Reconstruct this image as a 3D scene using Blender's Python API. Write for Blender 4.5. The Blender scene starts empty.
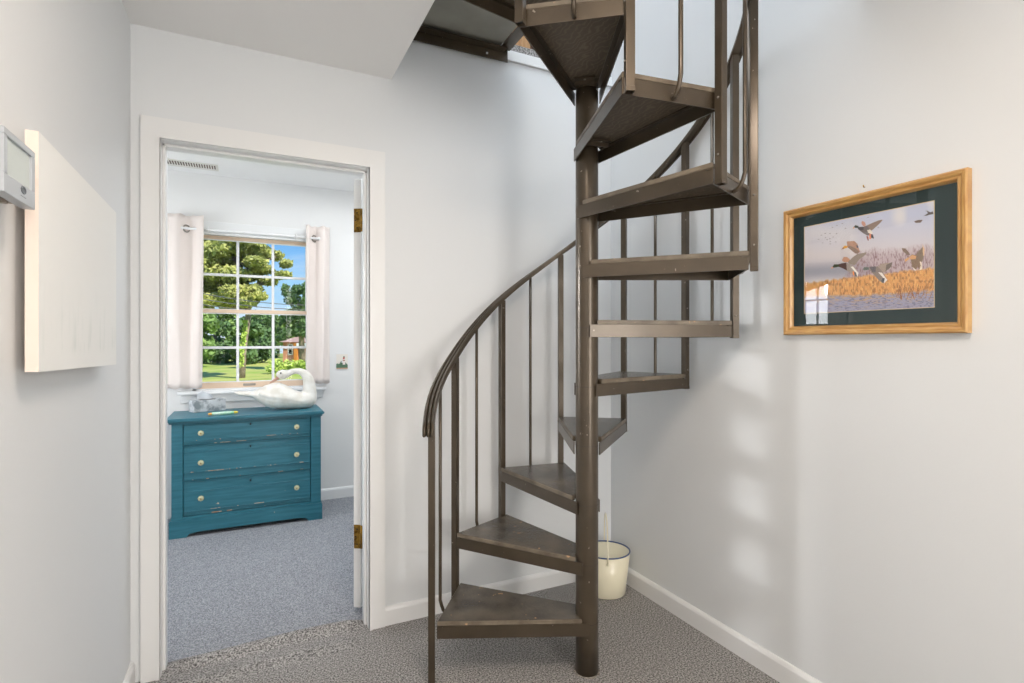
import bpy, bmesh, math, random
import numpy as np
from mathutils import Vector, Matrix
PI = math.pi
R_ = math.radians
random.seed(7)
rng = np.random.default_rng(7)
SC = bpy.context.scene
COL = SC.collection

# ---------------------------------------------------------------- camera
YAW = R_(26.114)
HC = 1.270
FPX = 537.86
cam = bpy.data.cameras.new('camera')
camo = bpy.data.objects.new('camera', cam)
COL.objects.link(camo)
camo.location = (0, 0, HC)
camo.rotation_euler = (R_(90), 0, -YAW)
cam.sensor_width = 36
cam.lens = FPX / 1024 * 36
cam.shift_y = -0.0006
cam.clip_start = 0.02
cam.clip_end = 500
SC.camera = camo
SC.view_settings.view_transform = 'Standard'
SC.view_settings.look = 'None'
SC.view_settings.gamma = 1
SC.view_settings.use_curve_mapping = False
SC.view_settings.exposure = 0.05
cS, cC = math.sin(YAW), math.cos(YAW)


def pj(X, Y, Z):
    d = X * cS + Y * cC
    return 512 + FPX * (X * cC - Y * cS) / d, 340.86 - FPX * (Z - HC) / d


def onY(x, y, Yr):      # measured position on a wall parallel to the back wall
    u = (x - 512) / FPX
    d = Yr / (-u * cS + cC)
    return u * d * cC + d * cS, HC + (340.86 - y) * d / FPX


def onX(x, y, Xr):
    u = (x - 512) / FPX
    d = Xr / (u * cC + cS)
    return -u * d * cS + d * cC, HC + (340.86 - y) * d / FPX


def onZ(x, y, Z_):
    d = FPX * (Z_ - HC) / (340.86 - y)
    X = (x - 512) / FPX * d
    return X * cC + d * cS, -X * cS + d * cC


def ray(px, dist):
    u = (px - 512) / FPX
    return u * dist * cC + dist * cS, -u * dist * cS + dist * cC


# ---------------------------------------------------------------- materials
def srgb(r, g, b):
    def f(c):
        c /= 255
        return c / 12.92 if c <= .04045 else ((c + .055) / 1.055) ** 2.4
    return (f(r), f(g), f(b), 1)


def newmat(name):
    m = bpy.data.materials.new(name)
    m.use_nodes = True
    nt = m.node_tree
    return m, nt, nt.nodes['Principled BSDF']


def N(nt, t, **kw):
    n = nt.nodes.new(t)
    for k, v in kw.items():
        if k in n.inputs:
            n.inputs[k].default_value = v
        else:
            setattr(n, k, v)
    return n


def mat(name, col, rough=.5, metal=0, col2=None, nscale=8, bump=0, bscale=60, spec=.5, stretch=None, lo=.35, hi=.65, detail=4, coat=0):
    m, nt, b = newmat(name)
    b.inputs['Base Color'].default_value = col
    b.inputs['Roughness'].default_value = rough
    b.inputs['Metallic'].default_value = metal
    b.inputs['Specular IOR Level'].default_value = spec
    b.inputs['Coat Weight'].default_value = coat
    tc = N(nt, 'ShaderNodeTexCoord')
    vec = tc.outputs['Object']
    if stretch:
        mp = N(nt, 'ShaderNodeMapping')
        mp.inputs['Scale'].default_value = stretch
        nt.links.new(vec, mp.inputs['Vector'])
        vec = mp.outputs['Vector']
    if col2 is not None:
        n = N(nt, 'ShaderNodeTexNoise', Scale=nscale, Detail=detail)
        nt.links.new(vec, n.inputs['Vector'])
        mr = N(nt, 'ShaderNodeMapRange')
        mr.inputs['From Min'].default_value = lo
        mr.inputs['From Max'].default_value = hi
        nt.links.new(n.outputs['Fac'], mr.inputs['Value'])
        mx = N(nt, 'ShaderNodeMix', data_type='RGBA')
        mx.inputs[6].default_value = col
        mx.inputs[7].default_value = col2
        nt.links.new(mr.outputs[0], mx.inputs[0])
        nt.links.new(mx.outputs[2], b.inputs['Base Color'])
    if bump:
        n = N(nt, 'ShaderNodeTexNoise', Scale=bscale, Detail=4)
        nt.links.new(vec, n.inputs['Vector'])
        bp = N(nt, 'ShaderNodeBump', Strength=bump, Distance=.01)
        nt.links.new(n.outputs['Fac'], bp.inputs['Height'])
        nt.links.new(bp.outputs[0], b.inputs['Normal'])
    return m


def add_layer(m, col, scale, lo, hi, stretch=None, detail=3):
    """mix a second shaped mark (chips, scratches) over the base colour"""
    nt = m.node_tree
    b = nt.nodes['Principled BSDF']
    tc = N(nt, 'ShaderNodeTexCoord')
    vec = tc.outputs['Object']
    mp = N(nt, 'ShaderNodeMapping')
    if stretch:
        mp.inputs['Scale'].default_value = stretch
    mp.inputs['Location'].default_value = (3.1, 1.7, .4)
    nt.links.new(vec, mp.inputs['Vector'])
    n = N(nt, 'ShaderNodeTexNoise', Scale=scale, Detail=detail)
    nt.links.new(mp.outputs[0], n.inputs['Vector'])
    mr = N(nt, 'ShaderNodeMapRange')
    mr.inputs['From Min'].default_value = lo
    mr.inputs['From Max'].default_value = hi
    nt.links.new(n.outputs['Fac'], mr.inputs['Value'])
    mx = N(nt, 'ShaderNodeMix', data_type='RGBA')
    src = b.inputs['Base Color']
    if src.is_linked:
        nt.links.new(src.links[0].from_socket, mx.inputs[6])
    else:
        mx.inputs[6].default_value = src.default_value
    mx.inputs[7].default_value = col
    nt.links.new(mr.outputs[0], mx.inputs[0])
    nt.links.new(mx.outputs[2], b.inputs['Base Color'])
    return m


M = {}
M['wall'] = mat('wall_paint', srgb(226, 229, 231), .55, bump=.04, bscale=220)
M['wall_bed'] = mat('wall_paint_bedroom', srgb(234, 234, 233), .6, bump=.04, bscale=220)
M['wall_up'] = mat('wall_paint_upper', srgb(232, 234, 236), .6)
M['ceil'] = mat('ceiling_paint', srgb(244, 244, 243), .7, bump=.03, bscale=200)
M['trim'] = mat('trim_paint', srgb(234, 235, 235), .35)
M['carpet'] = mat('carpet', srgb(80, 78, 77), .95, col2=srgb(200, 197, 194), nscale=165, lo=.35, hi=.66, bump=.7, bscale=150, spec=.1, detail=5)
add_layer(M['carpet'], srgb(130, 126, 124), 30, .6, .9)
M['carpet_bed'] = mat('carpet_bedroom', srgb(108, 111, 118), .95, col2=srgb(186, 189, 195), nscale=190, lo=.33, hi=.67, bump=.7, bscale=180, spec=.1, detail=5)
M['steel'] = mat('brown_painted_steel', srgb(85, 74, 60), .32, metal=.45, col2=srgb(72, 62, 49), nscale=6, bump=.03, bscale=120, spec=.5, coat=.35)
M['steel'].node_tree.nodes['Principled BSDF'].inputs['Coat Roughness'].default_value = .2
add_layer(M['steel'], srgb(170, 160, 145), 55, .72, .76)
M['footing'] = mat('dry_filler', srgb(170, 162, 152), .9, col2=srgb(110, 104, 98), nscale=60)
M['seam'] = mat('sleeve_seam', srgb(62, 52, 42), .6)
M['edge'] = mat('worn_board_edge', srgb(128, 117, 101), .42, col2=srgb(96, 85, 71), nscale=14, bump=.1, bscale=120)
add_layer(M['edge'], srgb(196, 160, 124), 30, .68, .72)
M['plate'] = mat('brown_tread_board', srgb(70, 65, 58), .27, col2=srgb(102, 94, 83), nscale=7, bump=.18, bscale=90, stretch=(1, 1, 1), spec=.5)
add_layer(M['plate'], srgb(176, 140, 104), 38, .70, .735)
M['under'] = mat('tread_underside_wood', srgb(92, 80, 66), .55, bump=.1, bscale=60)
# wood rings on the underside
nt = M['under'].node_tree
wv = N(nt, 'ShaderNodeTexWave', Scale=16.0, Distortion=14.0, Detail=2.5)
wv.inputs['Detail Scale'].default_value = 1.2
tcu = N(nt, 'ShaderNodeTexCoord')
nt.links.new(tcu.outputs['Object'], wv.inputs['Vector'])
mru = N(nt, 'ShaderNodeMapRange')
mru.inputs['From Min'].default_value = .62
mru.inputs['From Max'].default_value = 1.0
nt.links.new(wv.outputs['Fac'], mru.inputs['Value'])
mxu = N(nt, 'ShaderNodeMix', data_type='RGBA')
mxu.inputs[6].default_value = srgb(86, 75, 61)
mxu.inputs[7].default_value = srgb(104, 92, 77)
nt.links.new(mru.outputs[0], mxu.inputs[0])
nt.links.new(mxu.outputs[2], nt.nodes['Principled BSDF'].inputs['Base Color'])
M['plate_grey'] = mat('landing_board', srgb(150, 148, 138), .5, col2=srgb(134, 132, 122), nscale=5)
M['dark'] = mat('dark_gap', srgb(20, 19, 18), .7)
M['screw'] = mat('screw_steel', srgb(150, 145, 138), .35, metal=.8)
M['teal'] = mat('teal_paint', srgb(40, 104, 121), .36, col2=srgb(54, 119, 136), nscale=5, bump=.06, bscale=70, stretch=(1, 4, 12), spec=.4)
add_layer(M['teal'], srgb(206, 190, 168), 26, .735, .75, detail=5)
M['chip'] = mat('bare_wood_chip', srgb(214, 200, 178), .6, col2=srgb(190, 140, 96), nscale=40)
M['glassknob'] = mat('pressed_glass_knob', srgb(196, 196, 160), .12, spec=.8, coat=.6)
M['brass'] = mat('aged_brass', srgb(176, 140, 66), .32, metal=.9, col2=srgb(108, 80, 34), nscale=60)
M['cream'] = mat('cream_enamel', srgb(240, 234, 208), .3, coat=.3)
M['blue'] = mat('blue_enamel_rim', srgb(60, 84, 130), .3)
M['curtain'] = mat('curtain_cloth', srgb(232, 222, 216), .85, bump=.12, bscale=500, spec=.2)
M['sash'] = mat('window_sash_wood', srgb(226, 200, 174), .4)
M['rod'] = mat('white_curtain_rod', srgb(232, 232, 232), .3)
M['swan'] = mat('white_carved_wood', srgb(242, 240, 234), .55, col2=srgb(222, 217, 206), nscale=14, bump=.25, bscale=35)
M['bill'] = mat('swan_bill', srgb(200, 160, 140), .5)
M['black'] = mat('black', srgb(25, 25, 25), .4)
M['gold'] = mat('gilded_oak', srgb(206, 164, 100), .38, col2=srgb(178, 130, 72), nscale=5, stretch=(1, 3, 40), bump=.05, bscale=30, coat=.3)
M['gold_v'] = mat('gilded_oak_upright', srgb(206, 164, 100), .38, col2=srgb(178, 130, 72), nscale=5, stretch=(1, 40, 3), bump=.05, bscale=30, coat=.3)
M['mat'] = mat('dark_green_mount', srgb(34, 54, 56), .8)
M['canvas_side'] = mat('canvas_edge', srgb(238, 224, 213), .7)
M['canvas'] = mat('pale_canvas', srgb(232, 232, 230), .7, bump=.1, bscale=600)
M['keypad'] = mat('keypad_plastic', srgb(178, 184, 190), .35)
M['keypad_back'] = mat('keypad_backplate', srgb(150, 140, 128), .45)
M['screen'] = mat('keypad_screen', srgb(198, 206, 202), .2)
M['keytext'] = mat('keypad_marks', srgb(110, 116, 122), .5)
M['vent'] = mat('vent_enamel', srgb(226, 224, 216), .4)
M['tissue'] = mat('tissue_paper', srgb(246, 248, 252), .8)
M['tbox'] = mat('tissue_box_print', srgb(204, 207, 210), .6, col2=srgb(138, 146, 150), nscale=24, lo=.45, hi=.62, detail=6)
M['tubew'] = mat('tube_white', srgb(222, 240, 228), .4, col2=srgb(150, 214, 170), nscale=30)
M['orange'] = mat('tube_cap', srgb(244, 170, 80), .4)
M['yellow'] = mat('tube_cap_yellow', srgb(240, 210, 80), .4)
M['wood'] = mat('upper_cabinet_wood', srgb(196, 156, 112), .5, col2=srgb(170, 126, 84), nscale=4, stretch=(8, 8, 1))
M['wood_dark'] = mat('upper_cabinet_dark_wood', srgb(90, 58, 34), .5, col2=srgb(66, 42, 26), nscale=4, stretch=(1, 1, 8))
# outside
M['grass'] = mat('grass', srgb(150, 176, 82), .9, col2=srgb(190, 190, 110), nscale=.35, bump=.3, bscale=8, spec=.1)
M['pine'] = mat('pine_needles', srgb(192, 192, 112), .7, col2=srgb(152, 160, 98), nscale=.9, spec=.2)
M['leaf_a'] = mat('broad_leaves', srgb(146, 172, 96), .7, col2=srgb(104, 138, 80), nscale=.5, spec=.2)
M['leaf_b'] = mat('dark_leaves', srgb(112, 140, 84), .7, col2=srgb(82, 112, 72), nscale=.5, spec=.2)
M['ivy'] = mat('ivy_leaves', srgb(186, 208, 104), .7, spec=.2)
M['bark'] = mat('bark', srgb(168, 152, 136), .9, col2=srgb(120, 106, 94), nscale=4, bump=.4, bscale=10)
M['brick'] = mat('house_siding', srgb(206, 150, 120), .8, col2=srgb(190, 130, 100), nscale=3)
M['roof'] = mat('house_shingle', srgb(176, 146, 130), .8)
M['orangewood'] = mat('porch_wood', srgb(200, 130, 56), .7)
M['asphalt'] = mat('wire_black', srgb(90, 92, 96), .7)

# clear window glass: mostly transparent, glossy at grazing angles
def glassmat(name, refl=1.0, tint=(1, 1, 1, 1)):
    m = bpy.data.materials.new(name)
    m.use_nodes = True
    nt = m.node_tree
    nt.nodes.clear()
    out = N(nt, 'ShaderNodeOutputMaterial')
    tr = N(nt, 'ShaderNodeBsdfTransparent')
    tr.inputs[0].default_value = tint
    gl = N(nt, 'ShaderNodeBsdfGlossy', Roughness=0.0)
    fr = N(nt, 'ShaderNodeFresnel', IOR=1.5)
    ge = N(nt, 'ShaderNodeNewGeometry')
    ir = N(nt, 'ShaderNodeMapRange')       # same reflectance from both faces of the thin pane
    ir.inputs['To Min'].default_value = 1.5
    ir.inputs['To Max'].default_value = 1 / 1.5
    nt.links.new(ge.outputs['Backfacing'], ir.inputs['Value'])
    nt.links.new(ir.outputs[0], fr.inputs['IOR'])
    mul = N(nt, 'ShaderNodeMath', operation='MULTIPLY')
    mul.inputs[1].default_value = refl
    nt.links.new(fr.outputs[0], mul.inputs[0])
    mx = N(nt, 'ShaderNodeMixShader')
    nt.links.new(mul.outputs[0], mx.inputs[0])
    nt.links.new(tr.outputs[0], mx.inputs[1])
    nt.links.new(gl.outputs[0], mx.inputs[2])
    nt.links.new(mx.outputs[0], out.inputs[0])
    return m


M['glass'] = glassmat('window_glass', .15)
M['pglass'] = glassmat('picture_glass', .75)


def colattr_mat(name, rough=.6):
    m, nt, b = newmat(name)
    a = N(nt, 'ShaderNodeVertexColor')
    a.layer_name = 'ink'
    nt.links.new(a.outputs[0], b.inputs['Base Color'])
    b.inputs['Roughness'].default_value = rough
    return m


M['print'] = colattr_mat('printed_picture')


# ---------------------------------------------------------------- mesh helpers
class MB:
    def __init__(self):
        self.bm = bmesh.new()
        self.mats = []

    def mi(self, m):
        m = M[m] if isinstance(m, str) else m
        if m not in self.mats:
            self.mats.append(m)
        return self.mats.index(m)

    def faces(self, geom, m, smooth=False):
        i = self.mi(m)
        for f in geom:
            if isinstance(f, bmesh.types.BMFace):
                f.material_index = i
                f.smooth = smooth

    def box(self, a, b, m, bevel=0, mtx=None, seg=2):
        a = Vector(a); b = Vector(b)
        lo = Vector([min(a[i], b[i]) for i in range(3)])
        hi = Vector([max(a[i], b[i]) for i in range(3)])
        r = bmesh.ops.create_cube(self.bm, size=1)
        vs = r['verts']
        for v in vs:
            v.co = Vector([lo[i] + (v.co[i] + .5) * (hi[i] - lo[i]) for i in range(3)])
        fs = set(f for v in vs for f in v.link_faces)
        self.faces(fs, m)
        if bevel:
            es = set(e for v in vs for e in v.link_edges)
            rr = bmesh.ops.bevel(self.bm, geom=list(es), offset=bevel, segments=seg, affect='EDGES', profile=.5, clamp_overlap=True)
            nv = set(rr['verts'])
            self.faces(rr['faces'], m)
            vs = nv
        if mtx is not None:
            bmesh.ops.transform(self.bm, matrix=mtx, verts=list(set(vs)))
        return list(vs)

    def prism(self, pts, z0, z1, m, mtop=None, mbot=None, bevel=0):
        """vertical prism from plan polygon (x,y)"""
        lo = [self.bm.verts.new((p[0], p[1], z0)) for p in pts]
        hi = [self.bm.verts.new((p[0], p[1], z1)) for p in pts]
        fs = []
        fb = self.bm.faces.new(lo[::-1]); ft = self.bm.faces.new(hi)
        n = len(pts)
        for i in range(n):
            fs.append(self.bm.faces.new((lo[i], lo[(i + 1) % n], hi[(i + 1) % n], hi[i])))
        self.faces(fs, m)
        self.faces([fb], mbot or m)
        self.faces([ft], mtop or m)
        if bevel:
            es = set(e for v in hi + lo for e in v.link_edges)
            bmesh.ops.bevel(self.bm, geom=list(es), offset=bevel, segments=2, affect='EDGES', clamp_overlap=True)

    def bar(self, p, q, w, h, m, up=(0, 0, 1), bevel=0):
        """rectangular bar p->q, w across, h along up"""
        p = Vector(p); q = Vector(q)
        x = (q - p); L = x.length; x.normalize()
        up = Vector(up)
        y = up.cross(x).normalized(); z = x.cross(y).normalized()
        mt = Matrix((x, y, z)).transposed().to_4x4()
        mt.translation = p
        self.box((0, -w / 2, -h / 2), (L, w / 2, h / 2), m, bevel, mt)

    def tube(self, pts, r, m, seg=10, caps=True, rs=None):
        pts = [Vector(p) for p in pts]
        rings = []
        n = len(pts)
        prev = None
        for i, p in enumerate(pts):
            t = (pts[min(i + 1, n - 1)] - pts[max(i - 1, 0)]).normalized()
            if prev is None:
                a = Vector((0, 0, 1)) if abs(t.z) < .9 else Vector((1, 0, 0))
                u = t.cross(a).normalized()
            else:
                u = (prev - t * prev.dot(t)).normalized()
            prev = u
            v = t.cross(u)
            rr = rs[i] if rs else r
            rings.append([self.bm.verts.new(p + (u * math.cos(2 * PI * k / seg) + v * math.sin(2 * PI * k / seg)) * rr) for k in range(seg)])
        fs = []
        for i in range(n - 1):
            for k in range(seg):
                fs.append(self.bm.faces.new((rings[i][k], rings[i][(k + 1) % seg], rings[i + 1][(k + 1) % seg], rings[i + 1][k])))
        if caps:
            fs.append(self.bm.faces.new(rings[0][::-1])); fs.append(self.bm.faces.new(rings[-1]))
        self.faces(fs, m, True)

    def sweep(self, pts, frames, prof, m, smooth=False):
        """closed profile prof [(a,b)] swept; frames[i]=(A,B) axes"""
        rings = []
        for p, (A, B) in zip(pts, frames):
            rings.append([self.bm.verts.new(Vector(p) + A * a + B * b) for a, b in prof])
        k = len(prof); fs = []
        for i in range(len(pts) - 1):
            for j in range(k):
                fs.append(self.bm.faces.new((rings[i][j], rings[i][(j + 1) % k], rings[i + 1][(j + 1) % k], rings[i + 1][j])))
        fs.append(self.bm.faces.new(rings[0][::-1])); fs.append(self.bm.faces.new(rings[-1]))
        self.faces(fs, m, smooth)

    def lathe(self, prof, m, c=(0, 0, 0), seg=32, mtx=None, smooth=True, closed=False):
        """prof [(r,z)]"""
        rings = []
        for r, z in prof:
            if r < 1e-6:
                rings.append([self.bm.verts.new((c[0], c[1], c[2] + z))])
            else:
                rings.append([self.bm.verts.new((c[0] + r * math.cos(2 * PI * k / seg), c[1] + r * math.sin(2 * PI * k / seg), c[2] + z)) for k in range(seg)])
        fs = []
        rr = list(zip(rings, rings[1:])) + ([(rings[-1], rings[0])] if closed else [])
        for a, b in rr:
            for k in range(seg):
                k2 = (k + 1) % seg
                if len(a) == 1 and len(b) == 1:
                    continue
                if len(a) == 1:
                    fs.append(self.bm.faces.new((a[0], b[k2], b[k])))
                elif len(b) == 1:
                    fs.append(self.bm.faces.new((a[k], a[k2], b[0])))
                else:
                    fs.append(self.bm.faces.new((a[k], a[k2], b[k2], b[k])))
        self.faces(fs, m, smooth)
        if mtx is not None:
            bmesh.ops.transform(self.bm, matrix=mtx, verts=[v for r in rings for v in r])

    def ball(self, c, r, m, sx=1, sy=1, sz=1, sub=2):
        rr = bmesh.ops.create_icosphere(self.bm, subdivisions=sub, radius=r)
        for v in rr['verts']:
            v.co = Vector((v.co.x * sx + c[0], v.co.y * sy + c[1], v.co.z * sz + c[2]))
        self.faces(set(f for v in rr['verts'] for f in v.link_faces), m, True)

    def build(self, name, parent=None, loc=None):
        bm = self.bm
        bmesh.ops.recalc_face_normals(bm, faces=bm.faces)
        off = Vector(loc) if loc is not None else None
        if off is None and parent is not None:
            off = world_loc(parent)
        if off is None:
            off = Vector((0, 0, 0))
        bmesh.ops.translate(bm, verts=bm.verts, vec=-off)
        me = bpy.data.meshes.new(name)
        bm.to_mesh(me); bm.free()
        for m in self.mats:
            me.materials.append(m)
        o = bpy.data.objects.new(name, me)
        COL.objects.link(o)
        if parent is not None:
            o.parent = parent
            o.location = off - world_loc(parent)
        else:
            o.location = off
        return o


def world_loc(o):
    v = Vector(o.location)
    while o.parent:
        o = o.parent
        v += Vector(o.location)
    return v


def tag(o, label=None, cat=None, group=None, kind=None):
    if label: o['label'] = label
    if cat: o['category'] = cat
    if group: o['group'] = group
    if kind: o['kind'] = kind
    return o


def thing(name, label, cat, loc, group=None, kind=None):
    o = bpy.data.objects.new(name, None)
    COL.objects.link(o)
    o.location = loc
    o.empty_display_size = .05
    return tag(o, label, cat, group, kind)


def struct(name, label, cat, fn, loc=None):
    b = MB()
    fn(b)
    o = b.build(name, None, loc)
    return tag(o, label, cat, None, 'structure')


def sbox(name, label, cat, *boxes):
    def fn(b):
        for bx in boxes:
            b.box(*bx)
    return struct(name, label, cat, fn)


# ---------------------------------------------------------------- room shell
XL, XR, YB, YW = -.392, 1.787, 2.411, 2.531     # left wall, right wall, back wall front / rear face
YF = 4.522                                       # bedroom far wall
CE = .578                                        # edge of stair opening
ZC, ZF = 2.446, 2.742
OL, OR_, OT = -.297, .476, 2.030                 # door opening

# floor of hall with the ridge where the carpets meet
def carpet_h(x, y):
    r = .024 * math.exp(-((y - 2.47 - .012 * math.sin(x * 7)) / .035) ** 2)
    r += -.004 * math.exp(-((y - 2.395) / .02) ** 2)
    r += .011 * math.exp(-((y - 2.33 - .01 * math.sin(x * 9)) / .035) ** 2)
    m = 1 / (1 + math.exp((x - .44) / .012)) / (1 + math.exp((-.27 - x) / .012))
    if y < 2.41:
        m = 1 / (1 + math.exp((x - .40 - (y - 2.41) * .3) / .03)) / (1 + math.exp((-.34 - x) / .02))
    return max(0, r) * m


b = MB()
def grid_floor(b, x0, x1, y0, y1, nx, ny, m, hf):
    vs = [[b.bm.verts.new((x0 + (x1 - x0) * i / nx, y0 + (y1 - y0) * j / ny, hf(x0 + (x1 - x0) * i / nx, y0 + (y1 - y0) * j / ny))) for i in range(nx + 1)] for j in range(ny + 1)]
    fs = []
    for j in range(ny):
        for i in range(nx):
            fs.append(b.bm.faces.new((vs[j][i], vs[j][i + 1], vs[j + 1][i + 1], vs[j + 1][i])))
    b.faces(fs, m, True)
    return vs
grid_floor(b, XL - .1, XR + .1, -3.0, 2.0, 4, 4, 'carpet', lambda x, y: 0)
grid_floor(b, XL - .1, XR + .1, 2.0, YB + .001, 110, 30, 'carpet', carpet_h)
grid_floor(b, OL - .01, OR_ + .01, YB + .001, 2.50, 60, 10, 'carpet', carpet_h)
b.box((XL - .1, -3.0, -.1), (XR + .1, 2.50, -.004), 'carpet')
tag(b.build('floor'), 'speckled grey wall-to-wall carpet of the hall under the spiral stair', 'floor', None, 'structure')
def bedfloor(b):
    b.box((-1.72, 2.50, -.1), (2.05, YF + .02, .002), 'carpet_bed')
struct('floor_bedroom', 'blue-grey carpet of the bedroom beyond the doorway', 'floor', bedfloor)

sbox('wall_left', 'white wall at the left carrying the canvas and the keypad', 'wall', ((XL - .1, -3.0, 0), (XL, YB, ZC), 'wall'))
sbox('wall_right', 'tall white wall at the right carrying the duck picture', 'wall', ((XR, -3.0, 0), (XR + .1, YB + .1, 5.2), 'wall'))
sbox('wall_front', 'white hall wall behind the viewer', 'wall', ((XL - .1, -3.1, 0), (XR + .1, -3.0, 5.2), 'wall'))
sbox('wall_back', 'white wall with the bedroom doorway behind the spiral stair', 'wall',
     ((-1.8, YB, 0), (OL - .02, YW, 2.66), 'wall'),
     ((OR_ + .02, YB, 0), (2.15, YW, 2.66), 'wall'),
     ((OL - .02, YB, OT + .02), (OR_ + .02, YW, 2.66), 'wall'))
sbox('ceiling', 'low white ceiling over the left of the hall ending at the stair opening', 'ceiling',
     ((XL - .1, -3.0, ZC), (CE, YB, ZF - .015), 'ceil'), ((CE, -3.0, ZC), (XR, 1.08, ZF - .015), 'ceil'))
sbox('floor_upper', 'upper storey carpet around the stair opening', 'floor',
     ((-2.5, -3.0, ZF - .015), (CE + .006, YB, ZF), 'carpet'), ((CE, -3.0, ZF - .015), (XR, 1.09, ZF), 'carpet'),
     ((-2.5, YB + .002, ZF - .03), (3.0, 4.9, ZF + .012), 'carpet'))
sbox('trim_1', 'white fascia board along the upper edge of the stair opening on the back wall', 'trim',
     ((CE, YB - .012, 2.662), (XR, YB + .1, ZF - .03), 'trim', .002))
sbox('wall_upper_left', 'upper storey wall at the left', 'wall', ((-2.6, -3.0, ZF), (-2.5, 5.0, 5.2), 'wall_up'))
sbox('wall_upper_far', 'upper storey far wall', 'wall', ((-2.6, 4.9, ZF), (3.1, 5.0, 5.2), 'wall_up'))
sbox('wall_upper_right', 'upper storey wall at the right beyond the stairwell', 'wall', ((3.0, YB + .1, ZF), (3.1, 5.0, 5.2), 'wall_up'), ((XR + .1, YB, ZF), (3.1, YB + .1, 5.2), 'wall_up'))
sbox('ceiling_upper', 'upper storey white ceiling', 'ceiling', ((-2.6, -3.1, 5.1), (3.1, 5.0, 5.2), 'ceil'))
# bedroom
WX0, WX1, WZ0, WZ1 = -.362, .462, .907, 2.074    # far window opening
sbox('wall_bedroom_far', 'white bedroom wall with the window behind the teal dresser', 'wall',
     ((-1.8, YF, 0), (WX0, YF + .14, 2.66), 'wall_bed'), ((WX1, YF, 0), (2.15, YF + .14, 2.66), 'wall_bed'),
     ((WX0, YF, 0), (WX1, YF + .14, WZ0), 'wall_bed'), ((WX0, YF, WZ1), (WX1, YF + .14, 2.66), 'wall_bed'))
LY0, LY1, LZ0, LZ1 = 3.22, 4.02, .85, 2.0
sbox('wall_bedroom_left', 'white bedroom wall at the left with the side window', 'wall',
     ((-1.8, YW, 0), (-1.7, LY0, 2.66), 'wall_bed'), ((-1.8, LY1, 0), (-1.7, YF, 2.66), 'wall_bed'),
     ((-1.8, LY0, 0), (-1.7, LY1, LZ0), 'wall_bed'), ((-1.8, LY0, LZ1), (-1.7, LY1, 2.66), 'wall_bed'))
sbox('wall_bedroom_right', 'white bedroom wall at the right behind the open door', 'wall', ((2.05, YW, 0), (2.15, YF, 2.66), 'wall_bed'))
sbox('ceiling_bedroom', 'white bedroom ceiling with the air vent', 'ceiling', ((-1.8, YW, 2.49), (2.15, YF, 2.66), 'ceil'))


# baseboards
def baseboard(name, label, p, q, n, h=.082, t=.014):
    """p,q plan points on the wall, n inward normal"""
    b = MB()
    p = Vector((*p, 0)); q = Vector((*q, 0)); n = Vector((*n, 0))
    prof = [(0, 0), (t, 0), (t, h - .016), (t * .75, h - .007), (t * .35, h), (0, h)]
    b.sweep([p, q], [(n, Vector((0, 0, 1)))] * 2, prof, 'trim')
    return tag(b.build(name), label, 'baseboard', None, 'structure')
CL, CR = -.359, .546       # casing outer edges
baseboard('baseboard_right', 'white baseboard running along the right wall', (XR, -3), (XR, YB), (-1, 0), .085)
baseboard('baseboard_left', 'white baseboard at the foot of the left wall', (XL, -3), (XL, YB), (1, 0))
baseboard('baseboard_back', 'white baseboard between the doorway and the corner behind the stair', (CR, YB), (XR, YB), (0, -1))
baseboard('baseboard_bedroom', 'white bedroom baseboard beside the teal dresser', (-1.7, YF), (2.05, YF), (0, -1), .088)

# door frame
def doorframe(b):
    t = .018
    for x0, x1 in ((CL, OL - .002), (OR_ + .002, CR)):
        b.box((x0, YB - t, 0), (x1, YB, OT + .004), 'trim')
    b.box((CL, YB - t, OT + .004), (CR, YB, 2.108), 'trim')
    for x in (OL - .014, OR_ + .002):       # inner bead
        b.box((x, YB - t - .004, 0), (x + .012, YB - .001, OT + .002), 'trim')
    b.box((OL - .014, YB - t - .004, OT + .002), (OR_ + .014, YB - .001, OT + .014), 'trim')
    # jamb lining and stops
    b.box((OL - .02, YB - .004, 0), (OL, YW + .004, OT), 'trim')
    b.box((OR_, YB - .004, 0), (OR_ + .02, YW + .004, OT), 'trim')
    b.box((OL - .02, YB - .004, OT), (OR_ + .02, YW + .004, OT + .02), 'trim')
    b.box((OL, YB + .035, 0), (OL + .011, YW - .03, OT), 'trim', .002)
    b.box((OR_ - .011, YB + .035, 0), (OR_, YW - .038, OT), 'trim', .002)
    b.box((OL, YB + .035, OT - .011), (OR_, YW - .03, OT), 'trim', .002)
    for x0, x1 in ((CL, OL - .002), (OR_ + .002, CR)):
        b.box((x0, YW, 0), (x1, YW + .016, OT + .01), 'trim', .002)
    b.box((CL, YW, OT + .01), (CR, YW + .016, 2.12), 'trim', .002)
struct('trim_2', 'white painted door casing and jamb around the bedroom doorway', 'door frame', doorframe)

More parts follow.
